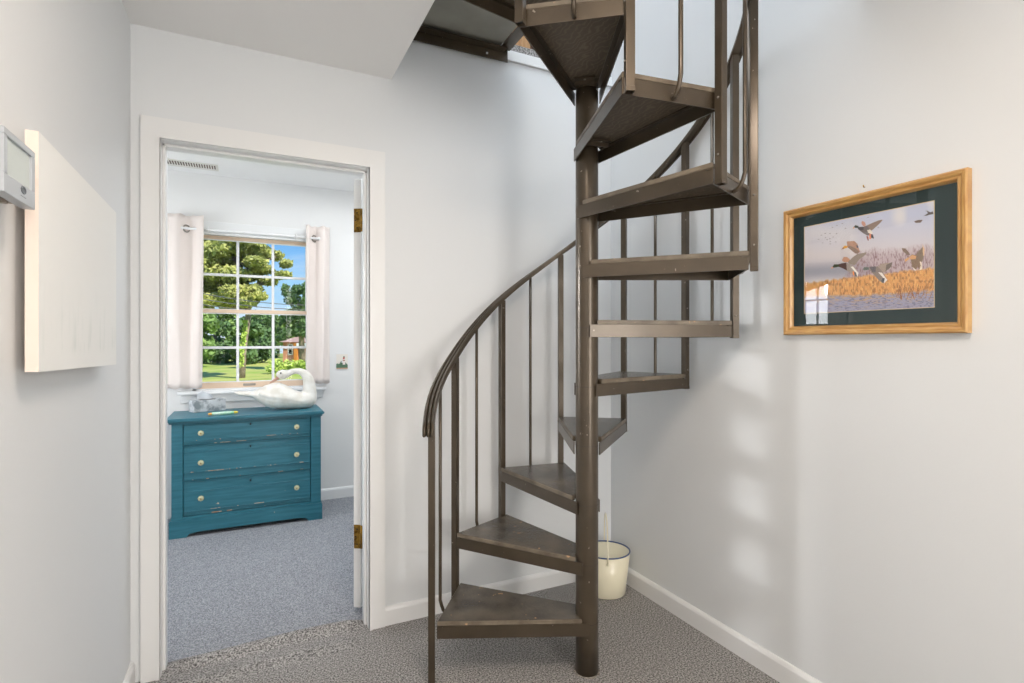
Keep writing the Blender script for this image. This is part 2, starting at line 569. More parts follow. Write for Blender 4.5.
# open door leaf: hinged on the right jamb, swung back into the bedroom
dr = thing('door_1', 'white bedroom door swung wide open with only its hinged edge showing', 'door', (OR_ - .002, YW + .022, .02), None, 'structure')
ang = R_(57)
mt = Matrix.Translation((OR_ - .006, YW + .022, .03)) @ Matrix.Rotation(ang, 4, 'Z')
b = MB()
b.box((0, 0, 0), (.72, .036, 1.993), 'trim', .002, mt)
b.build('door_leaf', dr)
for z in (.33, 1.80):
    b = MB()
    # leaf plate let into the door edge, with knuckle
    b.box((-.0016, .001, z - .055), (.0005, .034, z + .055), 'brass', .0004, mt @ Matrix.Translation((0, 0, -.0)))
    kp = mt @ Vector((-.004, -.004, 0))
    b.tube([(kp.x, kp.y, z + .03 - .052), (kp.x, kp.y, z + .03 + .052)], .0065, 'brass', 10)
    for dz in (-.035, 0, .035):
        p = mt @ Vector((-.003, .018 + (.008 if dz == 0 else 0), z + dz))
        b.ball(p, .0035, 'dark', sub=1)
    h = b.build('hinge', dr)
    h['label'] = 'aged brass hinge'

# ---------------------------------------------------------------- far window
def window_unit(name, label, c, wx, z0, z1, axis, inward, cols=3):
    """opening centred at c on its wall; wx width; axis unit vec along wall; inward unit vec to room"""
    root = thing(name, label, 'window', c, None, 'structure')
    A = Vector(axis); I = Vector(inward)
    C0 = Vector((c[0], c[1], 0))
    def mtx():
        m = Matrix((A, I, Vector((0, 0, 1)))).transposed().to_4x4()
        m.translation = C0
        return m
    T = mtx()
    hw = wx / 2
    b = MB()   # box frame lining + casing
    b.box((-hw, -.13, z0), (-hw + .02, 0.0, z1), 'trim', 0, T)
    b.box((hw - .02, -.13, z0), (hw, 0.0, z1), 'trim', 0, T)
    b.box((-hw, -.13, z1 - .02), (hw, 0.0, z1), 'trim', 0, T)
    b.box((-hw, -.13, z0), (hw, 0.0, z0 + .012), 'trim', 0, T)
    for s in (-1, 1):
        b.box((s * hw, 0.0, z0), (s * (hw + .07), .018, z1 + .07), 'trim', .003, T)
    b.box((-hw, 0.0, z1), (hw, .018, z1 + .07), 'trim', .003, T)
    b.build('window_frame', root)
    b = MB()
    b.box((-hw - .09, -.02, z0 - .022), (hw + .09, .062, z0 + .002), 'trim', .004, T)
    b.box((-hw - .075, 0.0, z0 - .085), (hw + .075, .016, z0 - .022), 'trim', .003, T)
    b.build('window_sill', root)
    zm = (z0 + z1) / 2
    zz = [(z0 + .012, zm + .014, -.045), (zm - .014, z1 - .02, -.078)]
    for si, (a0, a1, yo) in enumerate(zz):
        b = MB()
        g = .026
        gx = hw - .02
        b.box((-gx, yo, a0), (-gx + g, yo + .03, a1), 'sash', .002, T)
        b.box((gx - g, yo, a0), (gx, yo + .03, a1), 'sash', .002, T)
        b.box((-gx + g, yo, a0), (gx - g, yo + .03, a0 + (.042 if si == 0 else .026)), 'sash', .002, T)
        b.box((-gx + g, yo, a1 - .026), (gx - g, yo + .03, a1), 'sash', .002, T)
        s = b.build('sash', root)
        iz0, iz1 = a0 + (.042 if si == 0 else .026), a1 - .026
        b = MB()
        iw = 2 * (gx - g)
        for k in range(1, cols):
            x = -gx + g + iw * k / cols
            b.box((x - .0095, yo + .006, iz0), (x + .0095, yo + .024, iz1), 'rod', .002, T)
        z = (iz0 + iz1) / 2
        b.box((-gx + g, yo + .0065, z - .0095), (gx - g, yo + .0235, z + .0095), 'rod', .002, T)
        for (u0, u1) in ((-gx + g, -gx + g + .007), (gx - g - .007, gx - g)):
            b.box((u0, yo + .01, iz0), (u1, yo + .026, iz1), 'rod', 0, T)
        b.box((-gx + g, yo + .01, iz0), (gx - g, yo + .026, iz0 + .007), 'rod', 0, T)
        b.box((-gx + g, yo + .01, iz1 - .007), (gx - g, yo + .026, iz1), 'rod', 0, T)
        b.build('muntin_grid', s)
        b = MB()
        b.box((-gx + g - .004, yo + .0135, iz0 - .004), (gx - g + .004, yo + .0165, iz1 + .004), 'glass', 0, T)
        b.build('pane', s)
    b = MB()
    b.box((.0, -.016, z0 + .025), (.085, -.010, z0 + .042), 'screw', .002, T)
    b.box((.035, -.014, zm + .014), (.075, -.03, zm + .02), 'screw', .002, T)
    b.build('sash_lock', root)
    return root
window_unit('window_1', 'white-muntined sash window above the teal dresser', ((WX0 + WX1) / 2, YF, WZ0), WX1 - WX0, WZ0, WZ1, (-1, 0, 0), (0, -1, 0))
window_unit('window_2', 'side sash window in the left bedroom wall seen only in reflection', (-1.7, (LY0 + LY1) / 2, LZ0), LY1 - LY0, LZ0, LZ1, (0, -1, 0), (1, 0, 0), 2)

# curtains
ROD_Y = YF - .075
ROD_Z = onY(185, 228, ROD_Y)[1]
rod = thing('curtain_rod', 'thin white curtain rod above the bedroom window', 'curtain rod', (.05, ROD_Y, ROD_Z))
b = MB()
xa = onY(181, 228, ROD_Y)[0]; xb = onY(319, 234, ROD_Y)[0]
b.tube([(xa, ROD_Y, ROD_Z), (xb, ROD_Y, ROD_Z)], .009, 'rod', 14)
b.build('pole', rod)
for x in (-.26, .33):
    b = MB()
    b.tube([(x, YF, ROD_Z + .02), (x, ROD_Y + .01, ROD_Z + .02), (x, ROD_Y - .008, ROD_Z + .012), (x, ROD_Y - .012, ROD_Z - .012), (x, ROD_Y + .006, ROD_Z - .016)], .004, 'rod', 8)
    b.box((x - .012, YF - .004, ROD_Z), (x + .012, YF, ROD_Z + .045), 'rod', .001)
    b.build('bracket', rod)
for x in (xa, xb):
    b = MB()
    b.ball((x, ROD_Y, ROD_Z), .014, 'rod')
    b.build('finial', rod)


def curtain(label, x0, x1, zt, zb, folds, seed, gx):
    root = thing('curtain', label, 'curtain', ((x0 + x1) / 2, ROD_Y, zb), 'curtains at the bedroom window')
    b = MB()
    r = random.Random(seed)
    nx, nz = 70, 30
    ph = r.random() * 6
    vs = []
    for j in range(nz + 1):
        t = j / nz
        z = zt + (zb - zt) * t
        row = []
        for i in range(nx + 1):
            u = i / nx
            a = .022 * (1 - .15 * t)
            y = ROD_Y + a * math.sin(2 * PI * folds * u + ph + .4 * math.sin(t * 3 + u * 5)) + .006 * math.sin(9 * u + 4 * t + ph)
            x = x0 + (x1 - x0) * (u + .012 * math.sin(2 * PI * folds * 2 * u + t * 2)) + .008 * math.sin(t * 2.5 + ph) * (u - .5)
            row.append(b.bm.verts.new((x, y, z + .004 * math.sin(u * 20))))
        vs.append(row)
    fs = []
    for j in range(nz):
        for i in range(nx):
            fs.append(b.bm.faces.new((vs[j][i], vs[j][i + 1], vs[j + 1][i + 1], vs[j + 1][i])))
    b.faces(fs, 'curtain', True)
    o = b.build('curtain_panel', root)
    md = o.modifiers.new('s', 'SOLIDIFY'); md.thickness = .0016; md.offset = 0
    for g in gx:
        b = MB()
        prof = [(.020, -.004), (.026, -.004), (.029, 0), (.026, .004), (.020, .004), (.018, 0)]
        u = (g - x0) / (x1 - x0)
        yy = ROD_Y + .022 * math.sin(2 * PI * folds * u + ph + .4 * math.sin(u * 5))
        b.lathe(prof, 'screw', closed=True, seg=20, mtx=Matrix.Translation((g, yy - .002, ROD_Z)) @ Matrix.Rotation(R_(90), 4, 'X') @ Matrix.Rotation(R_(35), 4, 'Y'))
        b.build('grommet', root)['label'] = 'silver grommet ring'
    return root
c0 = onY(166, 300, ROD_Y)[0]; c1 = onY(203, 300, ROD_Y)[0]
curtain('pale cream curtain panel hanging at the left of the bedroom window', c0, c1, 2.165, onY(197, 388, ROD_Y)[1], 1.7, 3, (onY(186, 224, ROD_Y - .02)[0],))
c0 = onY(305.5, 300, ROD_Y)[0]; c1 = onY(330, 300, ROD_Y)[0]
curtain('pale cream curtain panel hanging at the right of the bedroom window', c0, c1, 2.165, onY(331, 383, ROD_Y)[1], 1.6, 5, (onY(315, 235, ROD_Y - .02)[0],))

# ceiling vent
vx0, vy0 = -.62, 4.24
b = MB()
b.box((vx0, vy0, 2.484), (-.19, vy0 + .15, 2.49), 'vent', .002)
v = thing('ceiling_vent', 'slotted white air vent in the bedroom ceiling', 'vent', ((vx0 - .19) / 2, vy0 + .07, 2.484))
b.build('frame', v)
b = MB()
n = 26
for k in range(n):
    x = vx0 + .02 + (.43 - .04) * k / (n - 1)
    b.box((x - .004, vy0 + .02, 2.4825), (x + .0035, vy0 + .10, 2.4845), 'wood_dark', 0)
b.build('slot_grille', v)['label'] = 'dark slots of the vent'

# light switch with a lighthouse picture plate
sx0, sz1 = onY(336, 354, YF - .006); sx1, sz0 = onY(348, 369, YF - .006)
def ink_grid(b_name, nu, nv, pos, colfn, parent, m='print'):
    """pos(u,v)->xyz ; colfn(U,V)->rgb srgb arrays"""
    U, V = np.meshgrid(np.linspace(0, 1, nu), np.linspace(0, 1, nv))
    verts = [pos(u, v) for u, v in zip(U.ravel(), V.ravel())]
    off = world_loc(parent)
    verts = [tuple(Vector(p) - off) for p in verts]
    faces = [(j * nu + i, j * nu + i + 1, (j + 1) * nu + i + 1, (j + 1) * nu + i) for j in range(nv - 1) for i in range(nu - 1)]
    me = bpy.data.meshes.new(b_name)
    me.from_pydata(verts, [], faces)
    c = colfn(U, V).reshape(-1, 3) / 255.
    lin = np.where(c <= .04045, c / 12.92, ((c + .055) / 1.055) ** 2.4)
    ca = me.color_attributes.new('ink', 'FLOAT_COLOR', 'POINT')
    buf = np.ones((len(verts), 4), np.float32); buf[:, :3] = lin
    ca.data.foreach_set('color', buf.ravel())
    me.materials.append(M[m])
    o = bpy.data.objects.new(b_name, me)
    COL.objects.link(o); o.parent = parent
    return o
sw = thing('switch_plate', 'small picture-printed light switch plate on the wall right of the curtain', 'light switch', ((sx0 + sx1) / 2, YF - .006, sz0))
b = MB()
b.box((sx0, YF - .006, sz0), (sx1, YF, sz1), 'trim', .001)
b.build('plate', sw)
def swcol(U, V):
    c = np.zeros(U.shape + (3,)) + np.array([236, 230, 220.])
    hill = V < .42 + .10 * np.sin(U * 7 + 4.2) + .05 * np.sin(U * 17)
    c[hill] = [96, 128, 100]
    c[hill & (np.sin(U * 50) * np.sin(V * 44) > .3)] = [60, 96, 76]
    c[V < .08] = [200, 160, 130]
    tower = (abs(U - .66) < .085 + .06 * (.8 - V)) & (V > .28) & (V < .66)
    c[tower] = [240, 226, 220]
    c[(abs(U - .66) < .08) & (V > .68) & (V < .78)] = [190, 70, 66]
    c[(abs(U - .66) < .06) & (V > .78) & (V < .86)] = [110, 130, 96]
    c[(abs(U - .66) < .1) & (V > .55) & (V < .6)] = [170, 110, 90]
    return c
ink_grid('printed_scene', 40, 48, lambda u, v: (sx0 + .002 + (sx1 - sx0 - .004) * u, YF - .0066, sz0 + .002 + (sz1 - sz0 - .004) * v), swcol, sw)
b = MB()
b.box(((sx0 + sx1) / 2 - .005, YF - .016, (sz0 + sz1) / 2 - .010), ((sx0 + sx1) / 2 + .005, YF - .006, (sz0 + sz1) / 2 + .010), 'trim', .002)
b.build('toggle', sw)

# ---------------------------------------------------------------- dresser
DX0, DX1, DY0, DY1, DH = -.447, .470, 4.05, 4.47, .770
ds = thing('dresser', 'teal painted three-drawer chest with chipped edges standing under the window', 'dresser', ((DX0 + DX1) / 2, (DY0 + DY1) / 2, 0))
tp = [(DX0 - .031, DY0 - .03), (DX1 + .016, DY0 - .03), (DX1 + .016, DY1 + .02), (DX0 - .031, DY1 + .02)]
b = MB()
b.prism(tp, DH - .022, DH, 'teal', bevel=.006)
b.prism([(DX0 - .012, DY0 - .016), (DX1 + .006, DY0 - .016), (DX1 + .006, DY1 + .005), (DX0 - .012, DY1 + .005)], DH - .036, DH - .0221, 'teal', bevel=.005)
b.build('top', ds)
DLx0, DLx1 = onY(182.9, 450, DY0)[0], onY(310.9, 450, DY0)[0]
b = MB()
zt = DH - .036
b.box((DX0 + .004, DY0, .115), (DLx0, DY0 + .03, zt), 'teal', .003)
b.box((DLx1, DY0, .115), (DX1 - .004, DY0 + .03, zt), 'teal', .003)
b.box((DX0 + .004, DY0 + .03, .02), (DX0 + .03, DY1, zt), 'teal')
b.box((DX1 - .03, DY0 + .03, .02), (DX1 - .004, DY1, zt), 'teal')
b.box((DX0 + .03, DY1 - .01, .05), (DX1 - .03, DY1, zt), 'teal')
rz = [(.733, zt), (.583, .590), (.352, .359), (.115, .133)]
for z0, z1 in rz:
    b.box((DLx0, DY0 + .002, z0), (DLx1, DY0 + .03, z1), 'teal', .0015)
b.box((DX0 + .03, DY0 + .04, .05), (DX1 - .03, DY0 + .05, zt), 'dark')
b.build('case', ds)
# plinth with bracket feet
b = MB()
prof = [(DX0 - .008, 0), (DX0 + .085, 0), (DX0 + .105, .022), (DX0 + .15, .03), (DX1 - .15, .03), (DX1 - .105, .022), (DX1 - .085, 0), (DX1 + .003, 0), (DX1 + .003, .107), (DX1 - .002, .116), (DX0 - .002, .116), (DX0 - .008, .107)]
lo = [b.bm.verts.new((x, DY0 - .012, z)) for x, z in prof]
hi = [b.bm.verts.new((x, DY0 + .012, z)) for x, z in prof]
fs = [b.bm.faces.new(lo), b.bm.faces.new(hi[::-1])] + [b.bm.faces.new((lo[i], lo[(i + 1) % 12], hi[(i + 1) % 12], hi[i])) for i in range(12)]
b.faces(fs, 'teal')
for x0, x1 in ((DX0 - .008, DX0 + .02), (DX1 - .02, DX1 + .003)):
    b.box((x0, DY0 + .012, .03), (x1, DY1, .116), 'teal', .002)
    b.box((x0, DY0 + .012, 0), (x1, DY0 + .09, .03), 'teal')
    b.box((x0, DY1 - .09, 0), (x1, DY1, .03), 'teal')
b.build('plinth', ds)
rc = random.Random(4)
def chips(b, x0, x1, z, y, n, thick=.003):
    for _ in range(n):
        x = x0 + (x1 - x0) * rc.random()
        L = rc.choice([.004, .008, .015, .03, .06])
        b.box((x, y - .0007, z - rc.random() * thick), (min(x + L, x1), y + .001, z + rc.random() * thick * .6 + .0006), 'chip')
for z0, z1, kz, up, lowm, ch in ((.592, .731, .670, .0, .028, 8), (.361, .581, .477, .03, .055, 13), (.135, .350, .246, .055, .03, 6)):
    b = MB()
    fy = DY0 + .007
    b.box((DLx0 + .002, fy, z0), (DLx1 - .002, fy + .02, z1), 'teal', .002)
    hi_ = z1 - up
    # raised centre panel with moulded strips above/below
    b.box((DLx0 + .004, fy - .007, z0 + lowm), (DLx1 - .004, fy + .002, hi_ - .008), 'teal', .003)
    b.box((DLx0 + .003, fy - .010, z0 + lowm - .004), (DLx1 - .003, fy, z0 + lowm + .004), 'teal', .0025)
    if up:
        b.box((DLx0 + .003, fy - .010, hi_ - .010), (DLx1 - .003, fy, hi_ - .002), 'teal', .0025)
    b.box((DLx0 + .003, fy - .004, z0 + .004), (DLx1 - .003, fy, z0 + .010), 'teal', .002)
    chips(b, DLx0 + .01, DLx1 - .05, z0 + lowm + .002, fy - .010, ch)
    chips(b, DLx0 + .01, DLx1 - .05, z0 + .006, fy - .004, ch // 2)
    dwr = b.build('drawer', ds)
    for px_ in (200.6, 296.0):
        kx = onY(px_ + .5, 440, DY0)[0]
        b = MB()
        T = Matrix.Translation((kx, fy - .006, kz)) @ Matrix.Rotation(R_(90), 4, 'X')
        b.lathe([(0, 0), (.008, 0), (.007, .012), (.016, .016), (.019, .022), (.017, .030), (.008, .034), (0, .034)], 'glassknob', seg=8, mtx=T, smooth=False)
        b.lathe([(0, .0341), (.004, .0341), (.004, .036), (0, .037)], 'brass', seg=8, mtx=T)
        b.build('knob', dwr)['label'] = 'faceted glass knob'
    kx = onY(250.5, 440, DY0)[0]
    kz2 = z1 - .021
    b = MB()
    T = Matrix.Translation((kx, fy - .006, kz2)) @ Matrix.Rotation(R_(90), 4, 'X')
    b.lathe([(0, 0), (.0125, 0), (.0125, .002), (.009, .004), (.006, .004), (.005, .0016)], 'teal', seg=18, mtx=T)
    b.box((kx - .004, fy - .0112, kz2 - .008), (kx + .004, fy - .0076, kz2 + .005), 'dark')
    b.build('keyhole', dwr)['label'] = 'dark keyhole'
b = MB()

# ---------------------------------------------------------------- things on dresser
# tissue box
def tissue():
    z = DH
    pL = onY(193, 412, 4.11); pR = onY(226, 408, 4.17)
    A = Vector((*onZ(193.6, 413.0, z), z)); B = Vector((onY(225.8, 407, A.y + .09)[0], A.y + .09, z))
    e = (B - A); L = e.length; e.normalize()
    n = Vector((-e.y, e.x, 0))
    W, H = .085, .082
    root = thing('tissue_box', 'grey marbled tissue box with a tissue sticking up on the dresser', 'tissue box', (A + B) / 2 + n * W / 2)
    T = Matrix((e, n, Vector((0, 0, 1)))).transposed().to_4x4(); T.translation = A
    b = MB()
    b.box((0, 0, 0.0005), (L, W, H), 'tbox', .002, T)
    b.box((L * .25, W * .33, H), (L * .75, W * .67, H + .0006), 'dark', 0, T)
    b.build('carton', root)
    b = MB()
    nx, nz = 16, 8
    vs = []
    for j in range(nz + 1):
        t = j / nz
        row = []
        for i in range(nx + 1):
            u = i / nx
            x = L * (.16 + .56 * u * (1 - .35 * t))
            y = W * .42 + .007 * math.sin(u * 8 + t * 2) - .028 * t
            zz = H + .002 + .066 * t * (1 - .6 * abs(u - .3))
            row.append(b.bm.verts.new(T @ Vector((x, y, zz))))
        vs.append(row)
    b.faces([b.bm.faces.new((vs[j][i], vs[j][i + 1], vs[j + 1][i + 1], vs[j + 1][i])) for j in range(nz) for i in range(nx)], 'tissue', True)
    o = b.build('tissue', root)
    md = o.modifiers.new('s', 'SOLIDIFY'); md.thickness = .001
tissue()
# rounded tube lying flat
tx0 = onY(208, 411, 4.11)[0]; tx1 = onY(238, 407, 4.15)[0]
root = thing('lotion_tube', 'small white and green tube with yellow ends lying on the dresser', 'tube', ((tx0 + tx1) / 2, 4.13, DH))
P0 = Vector((tx0, 4.11, DH + .011)); P1 = Vector((tx1, 4.15, DH + .011))
b = MB()
def lerp(t): return P0 + (P1 - P0) * t
b.tube([lerp(.12), lerp(.15), lerp(.3), lerp(.6), lerp(.82), lerp(.85)], 0, 'tubew', 12, rs=[.009, .0108, .0108, .0108, .0105, .009])
b.build('barrel', root)
b = MB(); b.tube([lerp(0), lerp(.03), lerp(.1), lerp(.121)], 0, 'orange', 12, rs=[.005, .0085, .0095, .009]); b.build('cap', root)['label'] = 'orange end cap'
b = MB(); b.tube([lerp(.849), lerp(.87), lerp(.97), lerp(1.0)], 0, 'yellow', 12, rs=[.009, .0095, .0085, .005]); b.build('cap', root)['label'] = 'yellow end cap'

# carved swan
def swan():
    YS = 4.27
    DH = 0.7745
    def P(u, v): return onY(228 + u / 10.667, 360 + v / 10.667, YS)
    zbase = P(500, 512)[1]
    k = (DH + .003 - zbase)
    def Q(u, v):
        x, z = P(u, v); return x, z + k
    root = thing('carved_swan', 'white carved wooden swan with its neck curled back on the dresser', 'swan figurine', (Q(560, 512)[0], YS, DH))
    secs = [(62, 330, 350, .012), (110, 325, 372, .026), (180, 322, 380, .035), (260, 326, 392, .045), (330, 296, 440, .06), (400, 262, 488, .075), (470, 240, 512, .085), (540, 232, 514, .09), (620, 258, 514, .092), (700, 308, 513, .09), (770, 330, 510, .085), (830, 318, 505, .078), (880, 300, 495, .066), (920, 320, 470, .045), (945, 370, 420, .02)]
    b = MB()
    seg = 20
    rings = []
    for u, v0, v1, w in secs:
        x, zt_ = Q(u, v0); _, zb = Q(u, v1)
        zc, hh = (zt_ + zb) / 2, (zt_ - zb) / 2
        rings.append([b.bm.verts.new((x, YS + w * math.sin(2 * PI * q / seg) * (1 if math.cos(2 * PI * q / seg) < 0.3 else .93), zc + hh * math.copysign(abs(math.cos(2 * PI * q / seg)) ** .85, math.cos(2 * PI * q / seg)))) for q in range(seg)])
    fs = []
    for r0, r1 in zip(rings, rings[1:]):
        for q in range(seg):
            fs.append(b.bm.faces.new((r0[q], r0[(q + 1) % seg], r1[(q + 1) % seg], r1[q])))
    fs.append(b.bm.faces.new(rings[0][::-1])); fs.append(b.bm.faces.new(rings[-1]))
    b.faces(fs, 'swan', True)
    # wing relief
    for s in (-1, 1):
        wp = []
        for u, v, r in ((330, 340, .010), (430, 372, .022), (520, 380, .03), (600, 390, .034), (680, 400, .030), (735, 400, .018)):
            x, z = Q(u, v); wp.append((x, z, r))
        b.tube([(x, YS + s * .062, z) for x, z, r in wp], 0, 'swan', 12, rs=[r for _, _, r in wp])
    # neck and head
    path = [(850, 430, 85), (868, 340, 72), (866, 260, 60), (850, 190, 52), (815, 140, 42), (770, 116, 34), (715, 112, 29), (660, 128, 32), (620, 142, 42), (585, 148, 52), (555, 156, 46), (530, 175, 30)]
    pts = []; rs = []
    s_ = P(500, 0)[0] - P(400, 0)[0]
    s_ /= 100
    for u, v, r in path:
        x, z = Q(u, v); pts.append(Vector((x, YS, z))); rs.append(r * s_ * 1.16)
    # smooth
    P2 = []; R2 = []
    for i in range(len(pts) - 1):
        for t in (0, .33, .66):
            p0 = pts[max(i - 1, 0)]; p1 = pts[i]; p2 = pts[i + 1]; p3 = pts[min(i + 2, len(pts) - 1)]
            P2.append(.5 * ((2 * p1) + (p2 - p0) * t + (2 * p0 - 5 * p1 + 4 * p2 - p3) * t * t + (3 * p1 - p0 - 3 * p2 + p3) * t ** 3))
            R2.append(rs[i] * (1 - t) + rs[i + 1] * t)
    P2.append(pts[-1]); R2.append(rs[-1])
    b.tube(P2, 0, 'swan', 18, rs=R2)
    o = b.build('body', root)
    rm = o.modifiers.new('r', 'REMESH'); rm.mode = 'VOXEL'; rm.voxel_size = .0045; rm.use_smooth_shade = True
    sm = o.modifiers.new('sm', 'SMOOTH'); sm.iterations = 4; sm.factor = .5
    b = MB()
    bl = [(545, 168, 26), (520, 192, 20), (490, 212, 14), (460, 230, 9), (443, 240, 4)]
    pp = [Q(u, v) for u, v, _ in bl]
    b.tube([(x, YS, z) for x, z in pp], 0, 'bill', 12, rs=[r * s_ for *_, r in bl])
    b.build('bill', root)['label'] = 'pinkish brown bill'
    for s in (-1, 1):
        b = MB()
        x, z = Q(560, 130)
        b.ball((x, YS + s * 56 * s_, z), .0055, 'black')
        b.build('eye', root)
    return root
swan()

# ---------------------------------------------------------------- spiral stair
SX, SY = 1.170, 1.732
RR = .5716
RIS = .2248
STEP = 30.2
A1 = 144.08
HW = 16.73
RP = .0433
st = thing('spiral_staircase', 'brown painted steel spiral staircase rising around a round centre pole', 'spiral staircase', (SX, SY, 0))
def pol(a, r, z=0):
    return Vector((SX + r * math.cos(R_(a)), SY + r * math.sin(R_(a)), z))
b = MB()
prof = [(0, 0), (RP + .0008, 0)]
for k in range(1, 15):
    z = k * RIS - .028
    prof += [(RP, z)]
prof += [(RP, 3.66), (RP * .6, 3.70), (0, 3.71)]
b.lathe(prof, 'steel', c=(SX, SY, 0), seg=48)
for k in range(1, 15):
    z = k * RIS - .028
    b.lathe([(RP + .0004, z - .0018), (RP + .0004, z + .0008)], 'seam', c=(SX, SY, 0), seg=48)
b.build('pole', st)
b = MB()
pts_ = []
for k in range(28):
    a = 2 * PI * k / 28
    r = RP + .002 + .007 * rc.random()
    pts_.append((SX + r * math.cos(a), SY + r * math.sin(a)))
b.prism(pts_, 0.0, .003, 'footing')
b.build('pole_footing', st)['label'] = 'ragged pale filler around the foot of the pole'

PT, WH = .017, .047      # board thickness, side web height
def tread(i):
    a = A1 - STEP * (i - 1)
    z = i * RIS
    CF = pol(a + HW, RR); CB = pol(a - HW, RR)
    off = math.degrees(math.acos((RP + .008) / RR))
    TF = pol(a + HW + off, RP + .008); TB = pol(a - HW - off, RP + .008)
    # board
    iF = TF.lerp(CF, .045); iB = TB.lerp(CB, .045)
    poly = [CF, CB, iB]
    m_in = []
    a_iB = math.degrees(math.atan2(iB.y - SY, iB.x - SX)); a_iF = math.degrees(math.atan2(iF.y - SY, iF.x - SX))
    d = (a_iF - a_iB) % 360
    for t in (.15, .3, .5, .7, .85):
        poly.append(pol(a_iB + d * t, RP + .004))
    poly.append(iF)
    b = MB()
    b.prism([(p.x, p.y) for p in poly], z - PT, z, 'edge', mtop='plate', mbot='under', bevel=.0025)
    t = b.build('tread', st)
    # steel frame under the board
    b = MB()
    zt_ = z - PT - .0003
    zb = zt_ - WH
    n_in = pol(a, .3) - Vector((SX, SY, 0))
    for T, C in ((TF, CF), (TB, CB)):
        e = (C - T).normalized()
        nn = Vector((-e.y, e.x, 0))
        if nn.dot(pol(a, .3) - C) < 0: nn = -nn
        o_ = nn * .0022
        s0 = T - e * .002 + o_
        b.bar(Vector((s0.x, s0.y, (zt_ + zb) / 2)), Vector((C.x + o_.x, C.y + o_.y, (zt_ + zb) / 2)), .004, WH, 'steel')
        f0 = T + e * .035 + nn * .011; f1 = C - e * .004 + nn * .011
        b.bar(Vector((f0.x, f0.y, zt_ - .0021)), Vector((f1.x, f1.y, zt_ - .0021)), .018, .004, 'steel')
    e = (CB - CF).normalized(); nn = Vector((-e.y, e.x, 0))
    if nn.dot(pol(a, .2) - CF) < 0: nn = -nn
    b.bar(Vector((CF.x, CF.y, (zt_ + zb) / 2)) + nn * .002, Vector((CB.x, CB.y, (zt_ + zb) / 2)) + nn * .002, .004, WH, 'steel')
    b.bar(Vector((CF.x, CF.y, zt_ - .002)) + nn * .012, Vector((CB.x, CB.y, zt_ - .002)) + nn * .012, .018, .004, 'steel')
    b.build('tread_frame', t)
    # cross bracket by the pole
    b = MB()
    w = .037
    q0 = pol(a, .115) + Vector((-math.sin(R_(a)), math.cos(R_(a)), 0)) * w
    q1 = pol(a, .115) - Vector((-math.sin(R_(a)), math.cos(R_(a)), 0)) * w
    b.bar(Vector((q0.x, q0.y, zt_ - .006)), Vector((q1.x, q1.y, zt_ - .006)), .022, .004, 'steel')
    b.bar(Vector((q0.x, q0.y, zt_ - .014)) - .011 * (pol(a, 1) - pol(a, 0)), Vector((q1.x, q1.y, zt_ - .014)) - .011 * (pol(a, 1) - pol(a, 0)), .003, .018, 'steel')
    c = pol(a, .115)
    b.ball((c.x, c.y, zt_ - .009), .005, 'screw', sz=.6, sub=1)
    b.build('bracket', t)
    # screw heads near outer corners, seen from below
    for cc, other in ((CF, TF), (CB, TB)):
        p = cc.lerp(other, .08) + (pol(a, .3) - cc).normalized() * .012
        b = MB(); b.ball((p.x, p.y, zt_ - .005), .0045, 'screw', sz=.5, sub=1)
        b.build('screw', t)
    return t
for i in range(1, 13):
    tread(i)

RPOST = RR + .0148
rail_k = {0: .955, 1: 1.195, 2: 1.458, 3: 1.690, 4: 1.918, 5: 2.150, 6: 2.385}
def rail_z(k):      # underside of the rail at (fractional) post number
    if k < 0: return rail_z(0) + .25 * k
    if k >= 6: return rail_k[6] + (k - 6) * .2290
    i = int(k); t = k - i
    ks = [rail_k.get(j, rail_k[6] + (j - 6) * .229) if j >= 0 else rail_k[0] - .25 for j in (i - 1, i, i + 1, i + 2)]
    return .5 * (2 * ks[1] + (ks[2] - ks[0]) * t + (2 * ks[0] - 5 * ks[1] + 4 * ks[2] - ks[3]) * t * t + (3 * ks[1] - ks[0] - 3 * ks[2] + ks[3]) * t ** 3)
def ang_k(k): return A1 + STEP / 2 - STEP * k
NP = 11
for k in range(0, NP + 1):
    a = ang_k(k)
    if k == 0: a = A1 + HW - .6
    z0 = 0 if k == 0 else k * RIS - PT - WH - .004
    z1 = rail_z(k) + .004
    c = pol(a, RPOST + (.005 if k == 0 else .001))
    T = Matrix.Translation((c.x, c.y, 0)) @ Matrix.Rotation(R_(a), 4, 'Z')
    b = MB()
    h = .0128
    # square tube with an open lower end
    b.box((-h, -h, z0 + (.012 if k else 0)), (h, h, z1), 'steel', .0018, T)
    if k:
        w = .0022
        for bx in (((-h, -h), (h, -h + w)), ((-h, h - w), (h, h)), ((-h, -h + w), (-h + w, h - w)), ((h - w, -h + w), (h, h - w))):
            b.box((bx[0][0], bx[0][1], z0), (bx[1][0], bx[1][1], z0 + .0125), 'steel', 0, T)
        b.box((-h + w, -h + w, z0 + .0085), (h - w, h - w, z0 + .011), 'dark', 0, T)
    p = b.build('post', st)
    for zz in ([.2248 - .04] if k == 0 else [k * RIS + .018, (k + 1) * RIS - .04]):
        b = MB(); q = T @ Vector((0, -h - .0005, zz)); b.ball(q, .0038, 'screw', sub=1)
        b.build('screw', p)
